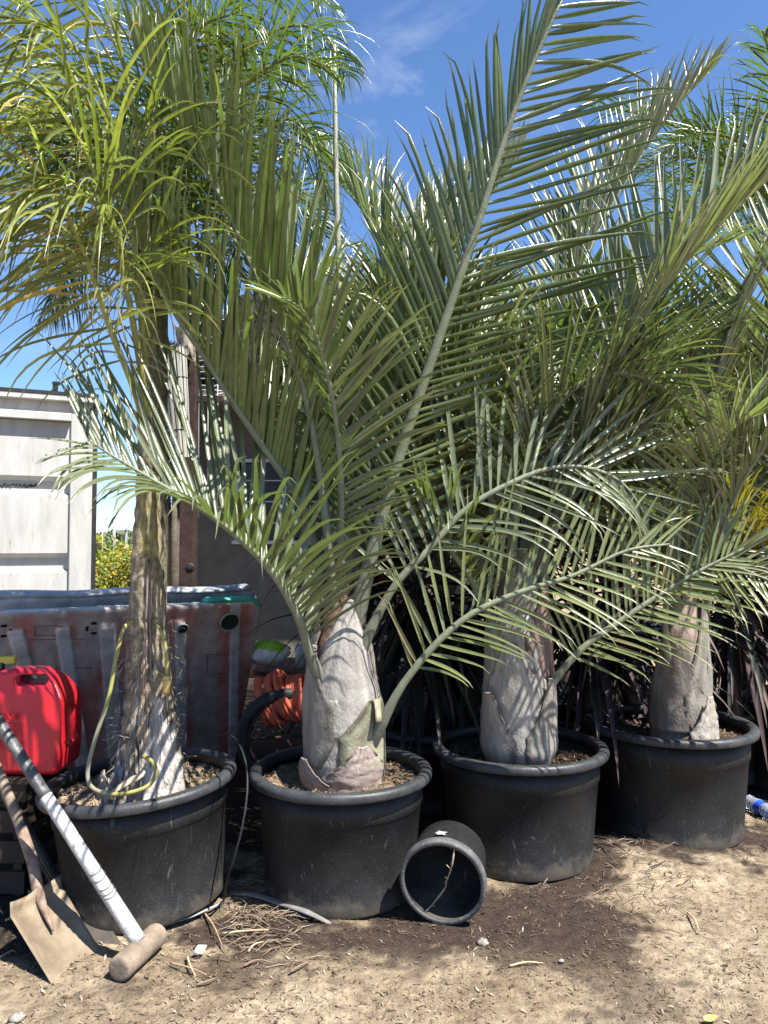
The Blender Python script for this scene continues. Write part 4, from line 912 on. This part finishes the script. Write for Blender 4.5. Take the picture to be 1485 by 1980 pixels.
c = P(215, 1125, 10); shrub('hedge_shrub', c, (.75, .7, .52), 9000, .028, YG, 'yellow green shrub between the container and the slim trunk', 'shrub')
c = P(325, 1110, 10.5); shrub('hedge_shrub', c, (.4, .5, .5), 3500, .030, ((.12,.2,.04),(.2,.24,.05)), 'green shrub behind the white iron fence', 'shrub')
for i, (px, py, Y, r, lb) in enumerate(((200,1062,28,.9,'small distant tree beside the container edge'),(245,1055,34,.8,'low distant tree under the wire hoops'),(300,1062,30,1.1,'distant tree just left of the brown post'))):
    c = P(px, py, Y); shrub('distant_tree', c, (r, r, r * .7), 2500, .09, ((.07,.11,.04),(.11,.14,.05)), lb, 'tree', 'distant trees beyond the yard')
c = P(335, 1040, 24); shrub('round_tree', c, (.85, .9, 1.0), 7000, .06, ((.08,.13,.05),(.12,.17,.07)), 'rounded distant tree behind the white iron fence', 'tree')
c = P(330, 850, 7.6); shrub('purple_shrub', (c.x + .04, 7.6, c.z), (.20, .22, .62), 3600, .022, ((.09,.08,.30),(.14,.10,.34),(.05,.07,.12),(.3,.12,.25)), 'tall purple flowered climber behind the slatted planter', 'shrub')
# trees that close the view at right behind the palms
for i, (px, py, Y, rr, lb) in enumerate(((880,1000,11,1.3,'dark green tree behind the house corner'),(1120,960,12,1.6,'dark green tree behind the third tub palms'),(1400,940,12,1.9,'dark green tree behind the right hand palms'),(1700,900,12,1.9,'dark green tree beyond the right edge'))):
    c = P(px, py, Y); shrub('broad_tree', c, (rr, rr*.7, rr * .8), 6000, .09, ((.03,.05,.02),(.05,.075,.03),(.07,.09,.03)), lb, 'tree', 'dark trees closing the yard')
t = root('iron_fence', (P(320,0,9.6).x, 9.6, 0), 'white iron fence with arched bars left of the brown post', 'fence')
mb = MB(); zr = P(0, 1068, 9.6).z
for px, top in ((313, 1000), (330, 1008), (345, 1010), (362,1005)):
    mb.tube([P(px, 1300, 9.6), P(px, top, 9.6)], .011, 6)
    mb.tube([P(px + 6 + 8 * math.cos(a), top + 40 - 30 * math.sin(a), 9.6) for a in np.linspace(0, math.pi, 10)], .008, 6)
for px in (318, 324, 336, 340, 352): mb.tube([P(px, 1300, 9.6), P(px, 1070, 9.6)], .008, 6)
part('bars', mb, m_frame, t); mb = MB(); mb.box((P(338,0,9.6).x, 9.6, zr), (.45, .03, .03)); part('rail', mb, m_frame, t, smooth=False)
for i, (px, top, w_) in enumerate(((210,1000,12),(232,985,13),(252,1015,9))):
    mb = MB(); mb.tube([P(px - w_, 1130, 12)] + [P(px - w_ * math.cos(a), top + 32 - 32 * math.sin(a), 12) for a in np.linspace(0, math.pi, 14)] + [P(px + w_, 1130, 12)], .010, 6)
    solo('wire_hoop', mb, m_frame, P(px, 1130, 12), ['leftmost thin wire hoop over the yellow shrub', 'tallest thin wire hoop over the yellow shrub', 'small thin wire hoop nearest the slim trunk'][i], 'hoop', 'wire hoops over the shrub')
mb = MB(); mb.grid(lambda i, j: Vector((-400 + 800 * i, 420 + 160 * j, (5 + 11 * (.5 + fbm(i * 7, 1, 2))) * math.sin(math.pi * j))), 80, 8)
o = build('hill', mb, m_hill); o['kind'] = 'structure'; o['label'] = 'low green hill on the horizon'

# ---------------------------------------------------------------- fuel can on crate
ZC = P(0, 1500, 3.12).z; m_crate = mat('dark_crate_board', (.025,.018,.014), (.05,.035,.027), scale=9, rough=.8)
t = root('wooden_crate', (-1.72, 3.33, 0), 'dark slatted crate in the shade under the red fuel can', 'crate')
mb = MB()
for k in range(4):
    z = .06 + k * (ZC - .09) / 3.2
    mb.box((-1.72, 3.10, z), (.60, .018, .085)); mb.box((-1.72, 3.48, z), (.60, .018, .085)); mb.box((-1.43, 3.29, z), (.018, .36, .085))
mb.box((-1.72, 3.29, ZC - .012), (.64, .42, .02)); part('slats', mb, m_crate, t, smooth=False)
for x in (-1.995, -1.455):
    for y in (3.125, 3.46): mb = MB(); mb.box((x, y, (ZC-.025) / 2), (.035, .035, ZC-.025)); part('corner_post', mb, m_crate, t, smooth=False)
def boolean(o, cutters):
    for c_ in cutters:
        m = o.modifiers.new('c', 'BOOLEAN'); m.operation = 'DIFFERENCE'; m.object = c_; m.solver = 'EXACT'
    dg = bpy.context.evaluated_depsgraph_get(); me = bpy.data.meshes.new_from_object(o.evaluated_get(dg)); old = o.data; o.modifiers.clear(); o.data = me
    for c_ in cutters: bpy.data.objects.remove(c_)
def tmpbox(c, s, bev=.02, seg=4, rot=None):
    bm = bmesh.new(); bmesh.ops.create_cube(bm, size=1); bmesh.ops.scale(bm, vec=s, verts=bm.verts)
    if bev: bmesh.ops.bevel(bm, geom=bm.edges[:], offset=bev, segments=seg, affect='EDGES', profile=.5)
    if rot: bmesh.ops.rotate(bm, verts=bm.verts, matrix=rot)
    bmesh.ops.translate(bm, verts=bm.verts, vec=c); me = bpy.data.meshes.new('cut'); bm.to_mesh(me); bm.free(); o = bpy.data.objects.new('cut', me); COL.objects.link(o); return o
def gascan():
    xr = P(112, 1400, 3.11).x; Wd, Dp, Hh = .40, .24, P(0,1290,3.2).z - ZC; xc = xr - Wd / 2; yc = 3.11 + Dp / 2
    t = root('fuel_can', (xc, yc, ZC), 'red plastic fuel can with embossed lettering left of the leaning tub', 'fuel can')
    bm = bmesh.new(); hw, hd = Wd / 2, Dp / 2
    # side outline (x,z): body with sloped shoulders up to a handle bridge
    ol = [(-hw, .0), (hw, .0), (hw + .012, .10), (hw + .008, Hh * .72), (hw - .03, Hh * .88), (hw - .095, Hh), (-hw + .16, Hh), (-hw + .06, Hh * .90), (-hw, Hh * .80)]
    f_ = [bm.verts.new((x, -hd, z)) for x, z in ol]; b_ = [bm.verts.new((x, hd, z)) for x, z in ol]; n = len(ol)
    bm.faces.new(f_); bm.faces.new(list(reversed(b_)))
    for i in range(n): bm.faces.new((f_[i], b_[i], b_[(i+1) % n], f_[(i+1) % n]))
    bmesh.ops.recalc_face_normals(bm, faces=bm.faces[:])
    for v in bm.verts:
        if v.co.z > Hh * .84: v.co.y *= .38 if v.co.z > Hh*.95 else .62
    bmesh.ops.bevel(bm, geom=bm.edges[:], offset=.030, segments=6, affect='EDGES', profile=.5)
    me = bpy.data.meshes.new('body'); bm.to_mesh(me); bm.free(); o = bpy.data.objects.new('body', me); COL.objects.link(o)
    cuts = [tmpbox((hw - .135, 0, Hh * .885), (.135, .6, .045), .018), tmpbox((hw + .01, -.01, Hh * .42), (.09, .11, .17), .028, rot=None)]
    boolean(o, cuts); me = o.data
    me.materials.clear(); me.materials.append(m_red)
    for p in me.polygons: p.use_smooth = True
    m_ = o.modifiers.new('w', 'WEIGHTED_NORMAL')
    o.parent = t
    cu = bpy.data.curves.new('lettering', 'FONT'); cu.body = 'GASOLINE'; cu.size = .034; cu.extrude = .0015; cu.align_x = 'RIGHT'; cu.bevel_depth = .0006
    co = bpy.data.objects.new('tmp', cu); COL.objects.link(co); dg = bpy.context.evaluated_depsgraph_get(); me = bpy.data.meshes.new_from_object(co.evaluated_get(dg)); bpy.data.objects.remove(co)
    me.materials.clear(); me.materials.append(m_red); lo = bpy.data.objects.new('embossed_lettering', me); COL.objects.link(lo); lo.parent = t
    e = P(33, 1392, yc - hd); lo.location = (e.x - xc, -hd - .0008, e.z - ZC); lo.rotation_euler = (R(90), 0, 0)
    mb = MB()
    for r in range(8):
        z = e.z - .018 - r * .0105 - (.02 if r > 4 else 0); x = xc - hw + .05
        while x < P(52, 1400, 3.16).x:
            l_ = random.uniform(.004, .012); mb.box((x + l_/2, yc - hd - .0002, z), (l_, .0012, .004)); x += l_ + .003
    part('embossed_ridges', mb, m_red, t, smooth=False)
    # spout cap
    mb = MB(); MM = Matrix.Translation((xc - hw + .09, yc, ZC + Hh * .93)); mb.lathe([(.03, 0), (.03, .035), (.026, .04), (.001, .04)], 20, MM); part('cap', mb, m_blackr, t)
gascan()
# yellow bar tool top left
q = P(10, 1276, 3.5); t = root('clamp_tool', q, 'yellow bar of a black tool behind the red fuel can', 'tool')
mb = MB(); mb.box((q.x - .08, 3.5, q.z), (.26, .03, .034), col=(.6,.45,.05)); m_yel = mat('yellow_plastic', (.60,.44,.04), (.68,.52,.08), scale=20, rough=.4); part('bar', mb, m_yel, t, smooth=False, bevel=.005)
mb = MB(); mb.box((q.x - .02, 3.5, q.z - .16), (.03, .03, .28)); mb.box((q.x - .11, 3.5, q.z - .20), (.03, .03, .36)); part('frame', mb, m_blackr, t, smooth=False, bevel=.004)
# ---------------------------------------------------------------- shovels and mallet
def blade(tl, tr, br, bl, thick, belly, nrm, nu=16, nv=20, curl=True):
    mb = MB()
    def f(i, j, s=0):
        t_, b_ = Vector(tl).lerp(Vector(tr), i), Vector(bl).lerp(Vector(br), i); p = t_.lerp(b_, j); u = abs(i * 2 - 1)
        d = -belly * (1 - u * u) * (1 - .3 * j) + (.03 * max(0, (.10 - j) / .10) if curl else 0)
        ridge = .018 * math.exp(-((i - .5) / .07) ** 2) * max(0, 1 - j / .55)
        return p + nrm * (d + ridge - s)
    mb.grid(lambda i, j: f(i, j), nu, nv); n0 = len(mb.v); mb.grid(lambda i, j: f(i, j, thick), nu, nv)
    for i in range(nu): 
        for a, b in ((i, i+1), (nv*(nu+1)+i+1, nv*(nu+1)+i)): mb.f.append((b, a, n0+a, n0+b))
    for j in range(nv):
        for a, b in (((j+1)*(nu+1), j*(nu+1)), (j*(nu+1)+nu, (j+1)*(nu+1)+nu)): mb.f.append((b, a, n0+a, n0+b))
    return mb
tl, tr, br, bl = P(12,1757,2.62), P(112,1700,2.84), G(197,1842), G(103,1906)
nr = (Vector(tr) - Vector(tl)).cross(Vector(bl) - Vector(tl)).normalized()
if nr.y > 0: nr = -nr
t = root('square_shovel', (Vector(bl) + Vector(br)) / 2, 'tan dusty square bladed shovel with a brown handle', 'shovel', 'shovels leaning by the leftmost tub')
part('blade', blade(tl, tr, br, bl, .003, .024, nr), m_shov, t)
mb = MB(); pts = [P(103,1800,2.655), P(88,1765,2.69), P(74,1725,2.745), P(66,1680,2.79), P(56,1645,2.825), P(40,1600,2.87)]
mb.tube(spline(pts, 20)[0], [.004 + .016 * min(1, i / 8) for i in range(21)], 14); part('socket', mb, m_rustw, t)
mb = MB(); pts = [P(44,1612,2.86), P(15,1535,2.94), P(-20,1450,3.02), P(-60,1350,3.12), P(-110,1240,3.25)]; mb.tube(spline(pts, 14)[0], .0185, 14); part('handle', mb, m_wood, t)
tl, tr, br, bl = P(95,1712,2.93), P(146,1694,3.0), G(236,1826), G(150,1862); bl.y += .02
tl = P(52,1735,2.86)
nr = (Vector(tr) - Vector(tl)).cross(Vector(bl) - Vector(tl)).normalized(); nr = -nr if nr.y > 0 else nr
t = root('square_shovel', (Vector(bl) + Vector(br)) / 2, 'dark bladed shovel with a black ribbed handle tucked behind the tan one', 'shovel', 'shovels leaning by the leftmost tub')
part('blade', blade(tl, tr, br, bl, .003, .024, nr), m_shov2, t)
mb = MB(); b0 = P(108,1705,2.93); e0 = P(-70,1395,3.28); mb.tube([b0, b0.lerp(e0, .5), e0], .021, 16); part('handle', mb, m_dark_grip, t)
mb = MB(); 
for k in range(12):
    a = 6.2832 * k / 12; dv = (e0 - b0).normalized(); u1 = dv.orthogonal().normalized(); u2 = dv.cross(u1); o_ = (u1 * math.cos(a) + u2 * math.sin(a)) * .0205; mb.tube([b0 + o_, e0 + o_], .0022, 4)
part('handle_ribs', mb, m_blackr, t)
mb = MB(); mb.box(P(112,1700,2.92), (.075, .010, .022), Matrix.Rotation(R(-28), 3, 'Y')); part('step_edge', mb, m_shov2, t, smooth=False, bevel=.002)
# mallet
h0 = G(238, 1866, .041); h1 = G(300, 1810, .041); h0.y -= .01
ax = (h1 - h0).normalized(); t = root('sledge_mallet', ((h0+h1)/2).xy.to_3d(), 'heavy mallet with worn brown head and white taped handle', 'mallet')
mb = MB(); Lh = (h1-h0).length; pp = [h0 - ax * .0205, h0 - ax * .020, h0 - ax * .016, h0 - ax * .008, h0.lerp(h1, .3), h0.lerp(h1, .7), h1 + ax * .004, h1 + ax * .012, h1 + ax * .016, h1 + ax * .0165]
mb.tube(pp, [.027, .033, .0385, .0405, .041, .041, .0405, .0385, .033, .027], 30); part('head', mb, m_mal, t)
hs = h0.lerp(h1, .52) + Vector((-.005, 0, .03)); he = P(-14, 1378, 2.78)
def hp(a): return hs.lerp(he, a)
mb = MB(); mb.tube([hp(i / 20 * .62) for i in range(21)], [.0275 - .0045 * (i / 20) for i in range(21)], 18, flat=.9); part('white_taped_grip', mb, m_tapew, t)
mb = MB(); mb.tube([hp(.62 + i / 20 * .42) for i in range(21)], [.0225 + .0010 * (i % 3 == 0) for i in range(21)], 18, flat=.85); part('tape_shadow_grip', mb, m_dark_grip, t)  # upper grip: tape plus striped shadow, both put into its dark colour
mb = MB()
dv = (he - hs).normalized(); u1 = dv.orthogonal().normalized(); u2 = dv.cross(u1)
for a0 in (.20, .215, .235, .27, .30):
    mb.tube([hp(a0 + .022 * math.sin(a)) + (u1 * math.cos(a) + u2 * math.sin(a)) * .0268 for a in np.linspace(0, 6.2832, 22)], .0012, 4, cap=False)
part('tape_seams', mb, m_dark_grip, t)

# ---------------------------------------------------------------- hose in the first tub
def hose(name, pts, r, col, n=60, nn=10, colf=None, mt=None, parent=None): 
    mb = MB(); pp, _ = spline(pts, n); mb.tube(pp, r, nn, cols=[colf(i / n) if colf else col for i in range(n + 1)]); return mb
t = root('garden_hose', P(235, 1530, 2.86), 'short yellow and grey hose looped round the slim trunk with a brass end', 'hose')
hp_ = PP((312,1300,2.98),(322,1262,2.97),(312,1222,2.98),(298,1198,3.02)); 
mb = hose('a', PP((323,1310,2.97),(322,1265,2.97),(312,1222,2.98),(297,1198,3.03)), .0072, None, 20, colf=lambda t: (.25,.23,.075)); part('upper_length', mb, m_hose, t)
lp = PP((258,1200,3.01),(240,1215,2.97),(225,1270,2.92),(210,1350,2.88),(190,1410,2.86),(173,1470,2.85),(170,1505,2.84),(182,1526,2.82),(215,1536,2.80),(255,1532,2.80),(288,1518,2.82),(301,1495,2.85),(296,1475,2.88),(277,1462,2.92))
mb = hose('a', lp, .0078, None, 90, colf=lambda t: (.27,.25,.075) if t < .35 or t > .72 else lerp((.19,.195,.165), (.27,.25,.09), abs(t - .53) * 3)); part('loop', mb, m_hose, t)
mb = MB(); a, b = P(323,1305,2.965), P(322,1342,2.96); mb.tube([a.lerp(b, i / 14) for i in range(15)], [.011,.0145,.0145,.012,.0165,.0165,.0165,.015,.0165,.015,.0165,.015,.0165,.0165,.012], 16); part('brass_coupling', mb, m_brass, t)
mb = MB(); mb.tube([P(322,1340,2.96), P(324,1375,2.965)], .0012, 5, col=(.6,.5,.3)); part('dangling_thread', mb, m_hose, t)
# dry debris around first trunk
for i, (pts, r, lb) in enumerate((( [(205,1545,2.83),(235,1520,2.86),(270,1500,2.89),(282,1480,2.93)], .02, 'curled dry bark scrap inside the hose loop'),)):
    mb = MB(); pp, _ = spline(PP(*pts), 16); mb.tube(pp, [r * (.35 + .8 * math.sin(math.pi * i / 16)) * (1 + .3 * fbm(i * .7, 1, 1)) for i in range(17)], 9, cols=[(.42 * (1 + .3 * fbm(i, 2, 2)), .34 * (1 + .3 * fbm(i, 2, 2)), .25) for i in range(17)], flat=.45)
    solo('bark_scrap', mb, m_twig, PP(*pts)[1], lb, 'bark')
# black micro tube arching between first and second tubs
pts = PP((418,1425,3.28),(435,1420,3.2),(458,1432,3.1),(475,1475,3.0),(478,1530,2.93),(468,1600,2.88),(452,1660,2.87),(440,1700,2.9)); pts.append(G(432, 1745, .01))
mb = hose('a', pts, .0042, (.05,.052,.055), 50, 8); solo('irrigation_tube', mb, m_pot, G(432,1745), 'thin black irrigation tube arching out of the leftmost tub', 'tube')
# grey dead leaf strip on ground
mb = MB(); pp, _ = spline([G(448,1728,.02), G(490,1730,.035), G(540,1745,.03), (G(590,1762,.035)), G(640,1786,.008)], 24)
mb.tube(pp, [.010 + .009 * math.sin(math.pi * i / 24) for i in range(25)], 8, flat=.35, cols=[lerp((.20,.19,.175), (.11,.105,.10), .5 + .8 * fbm(i * .4, 0, 0)) for i in range(25)]); solo('dry_leaf_stalk', mb, m_twig, G(540,1745), 'flat grey dried leaf stalk lying against the second tub', 'leaf stalk')
pp, _ = spline([G(312,1790,.01), G(370,1772,.02), G(430,1745,.02)], 10); mb = MB(); mb.tube(pp, .007, 7, flat=.5, col=(.24,.24,.235)); solo('edging_strip', mb, m_twig, G(370,1772), 'pale thin strip at the foot of the leftmost tub', 'strip')

# ---------------------------------------------------------------- overturned small pot
def small_pot():
    mc = P(855, 1684, 2.86); ax = Vector((.24, .95, .12)).normalized(); r = .160; 
    M = ax.to_track_quat('Z', 'Y').to_matrix().to_4x4(); M.translation = mc
    low = min((M @ Vector((r * math.cos(a), r * math.sin(a), 0))).z for a in np.linspace(0, 6.28, 40)); M.translation = mc + Vector((0, 0, -low + .002))
    t = root('small_pot', M.translation.xy.to_3d(), 'small black nursery pot lying on its side with a dry stalk inside', 'plant pot')
    mb = MB(); Lp = .215; rb = .136
    mb.lathe([(r - .008, .0), (r - .008, .03), (r - .012, .036), (rb, Lp - .01), (rb - .012, Lp), (.001, Lp), (.001, Lp - .006), (rb - .014, Lp - .006), (r - .018, .03), (r - .017, 0)], 56, M, wob=.006, closed=False); part('body', mb, m_pot, t)
    mb = MB(); mb.lathe([(r - .018, -.004), (r - .006, -.006), (r, -.001), (r + .001, .026), (r - .003, .034), (r - .009, .034), (r-.0135,.03)], 56, M, wob=.006, closed=True); part('rim', mb, m_rim2, t)
    mb = MB(); pts = [M @ Vector(v) for v in ((-.05, r*.9, .0), (-.035, .06, -.004), (-.01, -.01, .03), (.0, -.05, .05), (.04, -.10, .03), (.075, -.135, .01))]
    pp, _ = spline(pts, 30); mb.tube(pp, [.0022 + .002 * (hash2(i, 1)) for i in range(31)], 6, col=(.36,.28,.18))
    for i in (8, 12, 20, 22, 26): mb.tube([pp[i], pp[i] + Vector((random.uniform(-.02,.02), -.01, random.uniform(.0,.02)))], .0015, 5, col=(.4,.32,.2))
    solo('dry_stalk', mb, m_twig, pts[-1], 'pale crooked dry stalk across the mouth of the overturned pot', 'stalk')
    mb = MB(); c = M @ Vector((.03, r + .004, .05)); mb.v = []; 
    st = [(math.cos(a) * (.012 + .006 * hash2(i, 3) if i % 2 else .017 + .017 * hash2(i * 5, 1)), math.sin(a) * (.010 if i % 2 else .013 + .013 * hash2(i * 3, 2))) for i, a in enumerate(np.linspace(0, 6.2832, 11)[:-1])]
    MS = M @ Matrix.Translation((.015, r - .008, .06)) 
    b = len(mb.v)
    for x, y in st: mb.add(MS @ Vector((x, .006 - x * x * 3.2, y)), (.5,.5,.48))
    mb.f.append(tuple(range(b, b + len(st)))); part('torn_label', mb, m_twig, t, solid=.001)
small_pot()

# ---------------------------------------------------------------- bottle, coil, wheel, bag
def bottle():
    a, b = G(1444, 1548, .045), G(1498, 1575, .045); a.z = b.z = .045; d = (b - a).normalized(); t = root('water_bottle', a.xy.to_3d(), 'crushed clear water bottle with blue label at the right edge', 'bottle')
    mg = bpy.data.materials.new('clear_plastic'); mg.use_nodes = True; bs = mg.node_tree.nodes['Principled BSDF']; bs.inputs['Base Color'].default_value = (.75,.85,.95,1); bs.inputs['Transmission Weight'].default_value = .8; bs.inputs['Roughness'].default_value = .12; bs.inputs['IOR'].default_value = 1.3
    mb = MB(); n = 40; mb.tube([a + d * (.22 * i / n) for i in range(n + 1)], [.033 * (1 - .75 * max(0, (i / n - .78) / .22) ** 1.2) * (1 + (.06 if i % 4 < 2 else -.03)) * (1 + .08 * math.sin(i * .5)) * (1 if i > 1 else .75) for i in range(n + 1)], 20); part('body', mb, mg, t)
    mbl = mat('blue_label', (.02,.06,.45), (.03,.1,.6), scale=20, rough=.3); mb = MB(); mb.tube([a + d * (.09 + .05 * i / 8) for i in range(9)], .0355, 20, cap=False); part('label_band', mb, mbl, t)
    mb = MB(); mb.tube([a + d * .218, a + d * .235], .014, 14); part('cap', mb, m_frame, t)
bottle()
Yc = 4.05; cc = P(556, 1345, Yc); t = root('hose_coil', cc, 'coiled faded orange hose right of the plastic barriers', 'hose')
for L_i in range(17):
    mb = MB(); rr = .122 + random.uniform(-.025, .025); off = (L_i - 8) * .014; tilt = random.uniform(-.25, .25)
    pts = []
    for k in range(33):
        a = 6.2832 * k / 32; v = Vector((rr * math.cos(a) * .6, rr * .9 * math.sin(a) * .45, rr * math.sin(a)))
        v = Matrix.Rotation(R(70), 3, 'Z') @ v; v = Matrix.Rotation(tilt, 3, 'Y') @ v; pts.append(cc + v + Vector((off * 1.0, 0, -.04 * abs(off) * 8)))
    mb.tube(pts, .015, 10, cap=False); part('loop', mb, m_orange, t)
wc = P(552, 1425, 4.0); t = root('cart_wheel', (wc.x, 4.0, 0), 'black rubber wheel under the orange hose', 'wheel')
MM = Matrix.Translation(wc) @ Matrix.Rotation(R(90), 4, 'X') @ Matrix.Rotation(R(12), 4, 'Y'); mb = MB(); mb.lathe([(.21,-.03),(.235,-.028),(.25,-.012),(.25,.012),(.235,.028),(.21,.03),(.195,.02),(.195,-.02)], 48, MM, closed=True); part('tyre', mb, m_blackr, t)
mb = MB(); mb.lathe([(.193,-.018),(.193,.018),(.18,.012),(.18,-.012)], 48, MM, closed=True)
for k in range(6): a = R(60 * k); mb.tube([MM @ Vector((.02*math.cos(a), .02*math.sin(a), 0)), MM @ Vector((.185*math.cos(a), .185*math.sin(a), 0))], .007, 6)
part('rim', mb, m_steel, t)
bc = P(520, 1262, 4.6); t = root('plastic_bag', bc, 'white bag with lime green top beside the plastic barriers', 'bag'); mb = MB()
mb.grid(lambda i, j: bc + Vector((.12 * math.cos(i * 6.2832) * math.sin(j * 3.14) * (1 + .25 * fbm(i*4, j*4, 1)) , .12 * math.sin(i * 6.2832) * math.sin(j * 3.14), -.075 * math.cos(j * 3.14159) * (1 + .2 * fbm(i*5, j*3, 4)))), 24, 16, lambda i, j: (.28,.50,.03) if j > .62 + .06 * math.sin(i * 20) else (.62,.63,.62)); part('sack', mb, m_panel, t)
t = root('work_table', P(640, 1290, 5.1).xy.to_3d(), 'dark cluttered steel table in the shade behind the central palm', 'table')
tz = P(0, 1290, 5.1).z; tx = P(640,0,5.1).x; mb = MB(); mb.box((tx, 5.1, tz), (1.5, .6, .04)); part('tabletop', mb, m_brown, t, smooth=False)
for dx in (-.7, .7):
    for dy in (-.25, .25): mb = MB(); mb.box((tx + dx, 5.1 + dy, (tz - .02) / 2), (.04, .04, tz - .02)); part('leg', mb, m_steel, t, smooth=False)
for i, (px, w_, h, c_, lb) in enumerate(((590,.10,.14,m_frame,'white tub on the shaded table'),(735,.07,.16,m_red,'red bottle on the shaded table'),(620,.12,.10,m_brown,'brown box on the shaded table'),(690,.10,.2,m_blackr,'black canister on the shaded table'))):
    x = P(px,0,5.0).x; mb = MB(); MM = Matrix.Translation((x, 4.98, tz + .021)); mb.lathe([(.001,0),(w_*.5,0),(w_*.5,h*.75),(w_*.3,h*.85),(w_*.3,h),(.001,h)] if i % 2 else [(.001,0),(w_*.42,0),(w_*.5,h),(w_*.46,h),(w_*.4,.01),(.001,.01)], 20, MM); solo('container_jar', mb, c_, (x, 4.98, tz+.02), lb, 'jar', 'clutter on the shaded table')

# ---------------------------------------------------------------- small things on the ground
def rock(px, py, s, label, mt=m_stone, flat=.6):
    c = G(px, py, s * flat * .5 + .004); mb = MB()
    mb.grid(lambda i, j: c + Vector((s * math.cos(i * 6.2832) * math.sin(j * 3.14159) , s * .8 * math.sin(i * 6.2832) * math.sin(j * 3.14159), s * flat * math.cos(j * 3.14159))) * 1 + Vector((1,1,1)) * (.25 * s * fbm(math.cos(i*6.2832) * 1.5 + px, math.sin(i * 6.2832) * 1.5, j * 3)), 20, 12)
    solo('stone', mb, mt, G(px, py), label, 'stone', 'loose stones on the ground')
for px, py, s, lb in ((934,1822,.020,'pale stone on the dark damp soil below the overturned pot'),(1160,1625,.022,'largest round pebble at the top of the chip mound'),(1190,1618,.018,'round pebble beside the largest one on the chip mound'),(1215,1628,.020,'brown pebble at the right of the chip mound top'),
     (1190,1662,.014,'small pebble on the front of the chip mound'),(32,1968,.022,'white flat stone at the bottom left corner'),(1250,1700,.016,'pebble right of the chip mound in pale chips'),(1243,1640,.014,'small pebble touching the fourth tub'),(1300,1682,.014,'single pebble in front of the fourth tub'),(1085,1858,.009,'tiny pale stone in the damp soil, centre right')): rock(px, py, s, lb)
mb = MB(); c = G(1377,1971,.012); leaflet(mb, c + Vector((-.02,0,0)), Vector((1,.3,.1)), UP, .045, .03, .1, (.55,.50,.12), (.5,.45,.1), thread=False); solo('fallen_leaf', mb, m_chip, G(1377,1971), 'small yellow fallen leaf at the bottom right', 'leaf')
mb = MB(); c = G(372,1845,.01); 
for i, (x, y, z) in enumerate(((0,0,.002),(.035,-.004,.004),(.045,.02,.02),(.015,.014,.024))): mb.add(c + Vector((x, y, z)), (.75,.75,.74))
mb.f.append((0,1,2,3)); solo('paper_scrap', mb, m_frame, G(372,1845), 'white paper scrap on the ground right of the mallet', 'paper', solid=.0006)
TW = ((330,1862,400,1885),(362,1850,378,1888),(1330,1765,1352,1800),(395,1765,430,1830),(440,1720,472,1738),(470,1770,520,1790),(430,1805,520,1798),(380,1905,420,1890),(985,1868,1050,1862),(470,1868,530,1862),(560,1880,600,1858),(480,1840,510,1820),(10,1780,60,1768),(0,1850,30,1842))
names = ['twig under the white paper scrap','pale forked twig below the paper scrap','grey twig lying alone in pale chips at right','brown twig right of the mallet','short tan twig between the first and second tubs','brown twig left of the dried leaf stalk end','long thin twig in front of the first tub','twig at the bottom left of centre','dark twig in the damp soil centre right','twig in damp soil below the second tub','tan twig just below the damp patch','leaning straw twig in the damp soil','twig behind the tan shovel blade','twig at the left edge of the picture']
for (x0, y0, x1, y1), nm in zip(TW, names):
    a, b = G(x0, y0, .008), G(x1, y1, .012); m_ = a.lerp(b, .5) + Vector((random.uniform(-.01,.01), random.uniform(-.015,.015), .008)); mb = MB(); pp, _ = spline([a, m_, b], 10); mb.tube(pp, [.0045 - .0028 * i / 10 for i in range(11)], 6, col=random.choice(((.30,.22,.14),(.42,.33,.22),(.2,.14,.1)))); solo('twig', mb, m_twig, a, nm, 'twig', 'twigs on the ground')
# heap of straw-like root fibres
mb = MB()
for i in range(520):
    z = random.random(); px, py = (random.gauss(500,55), random.gauss(1735,28)) if z < .45 else ((random.gauss(490,50), random.gauss(1790,40)) if z < .75 else (random.gauss(1235,70), random.gauss(1690,45)))
    if py > 1900 or py < 1650: continue
    a = G(px, py, .006); ang = random.gauss(.3, .9); l_ = random.uniform(.03, .12); d = Vector((math.cos(ang), math.sin(ang) * .8, random.uniform(-.02, .22)))
    z0 = gz(a.x, a.y); a.z += z0; m_ = a + d * l_ * .5 + Vector((0, 0, random.uniform(0, .012))); b = a + d * l_; b.z = max(z0 + .004, b.z - .01); mb.tube([a, m_, b], [.0014, .0018, .0008], 4, col=random.choice(((.27,.225,.16),(.16,.12,.085),(.20,.145,.10),(.07,.05,.038))), cap=False)
solo('straw_litter', mb, m_twig, G(500,1740), 'loose straw like roots and stems between the tubs', 'straw', kind='stuff')
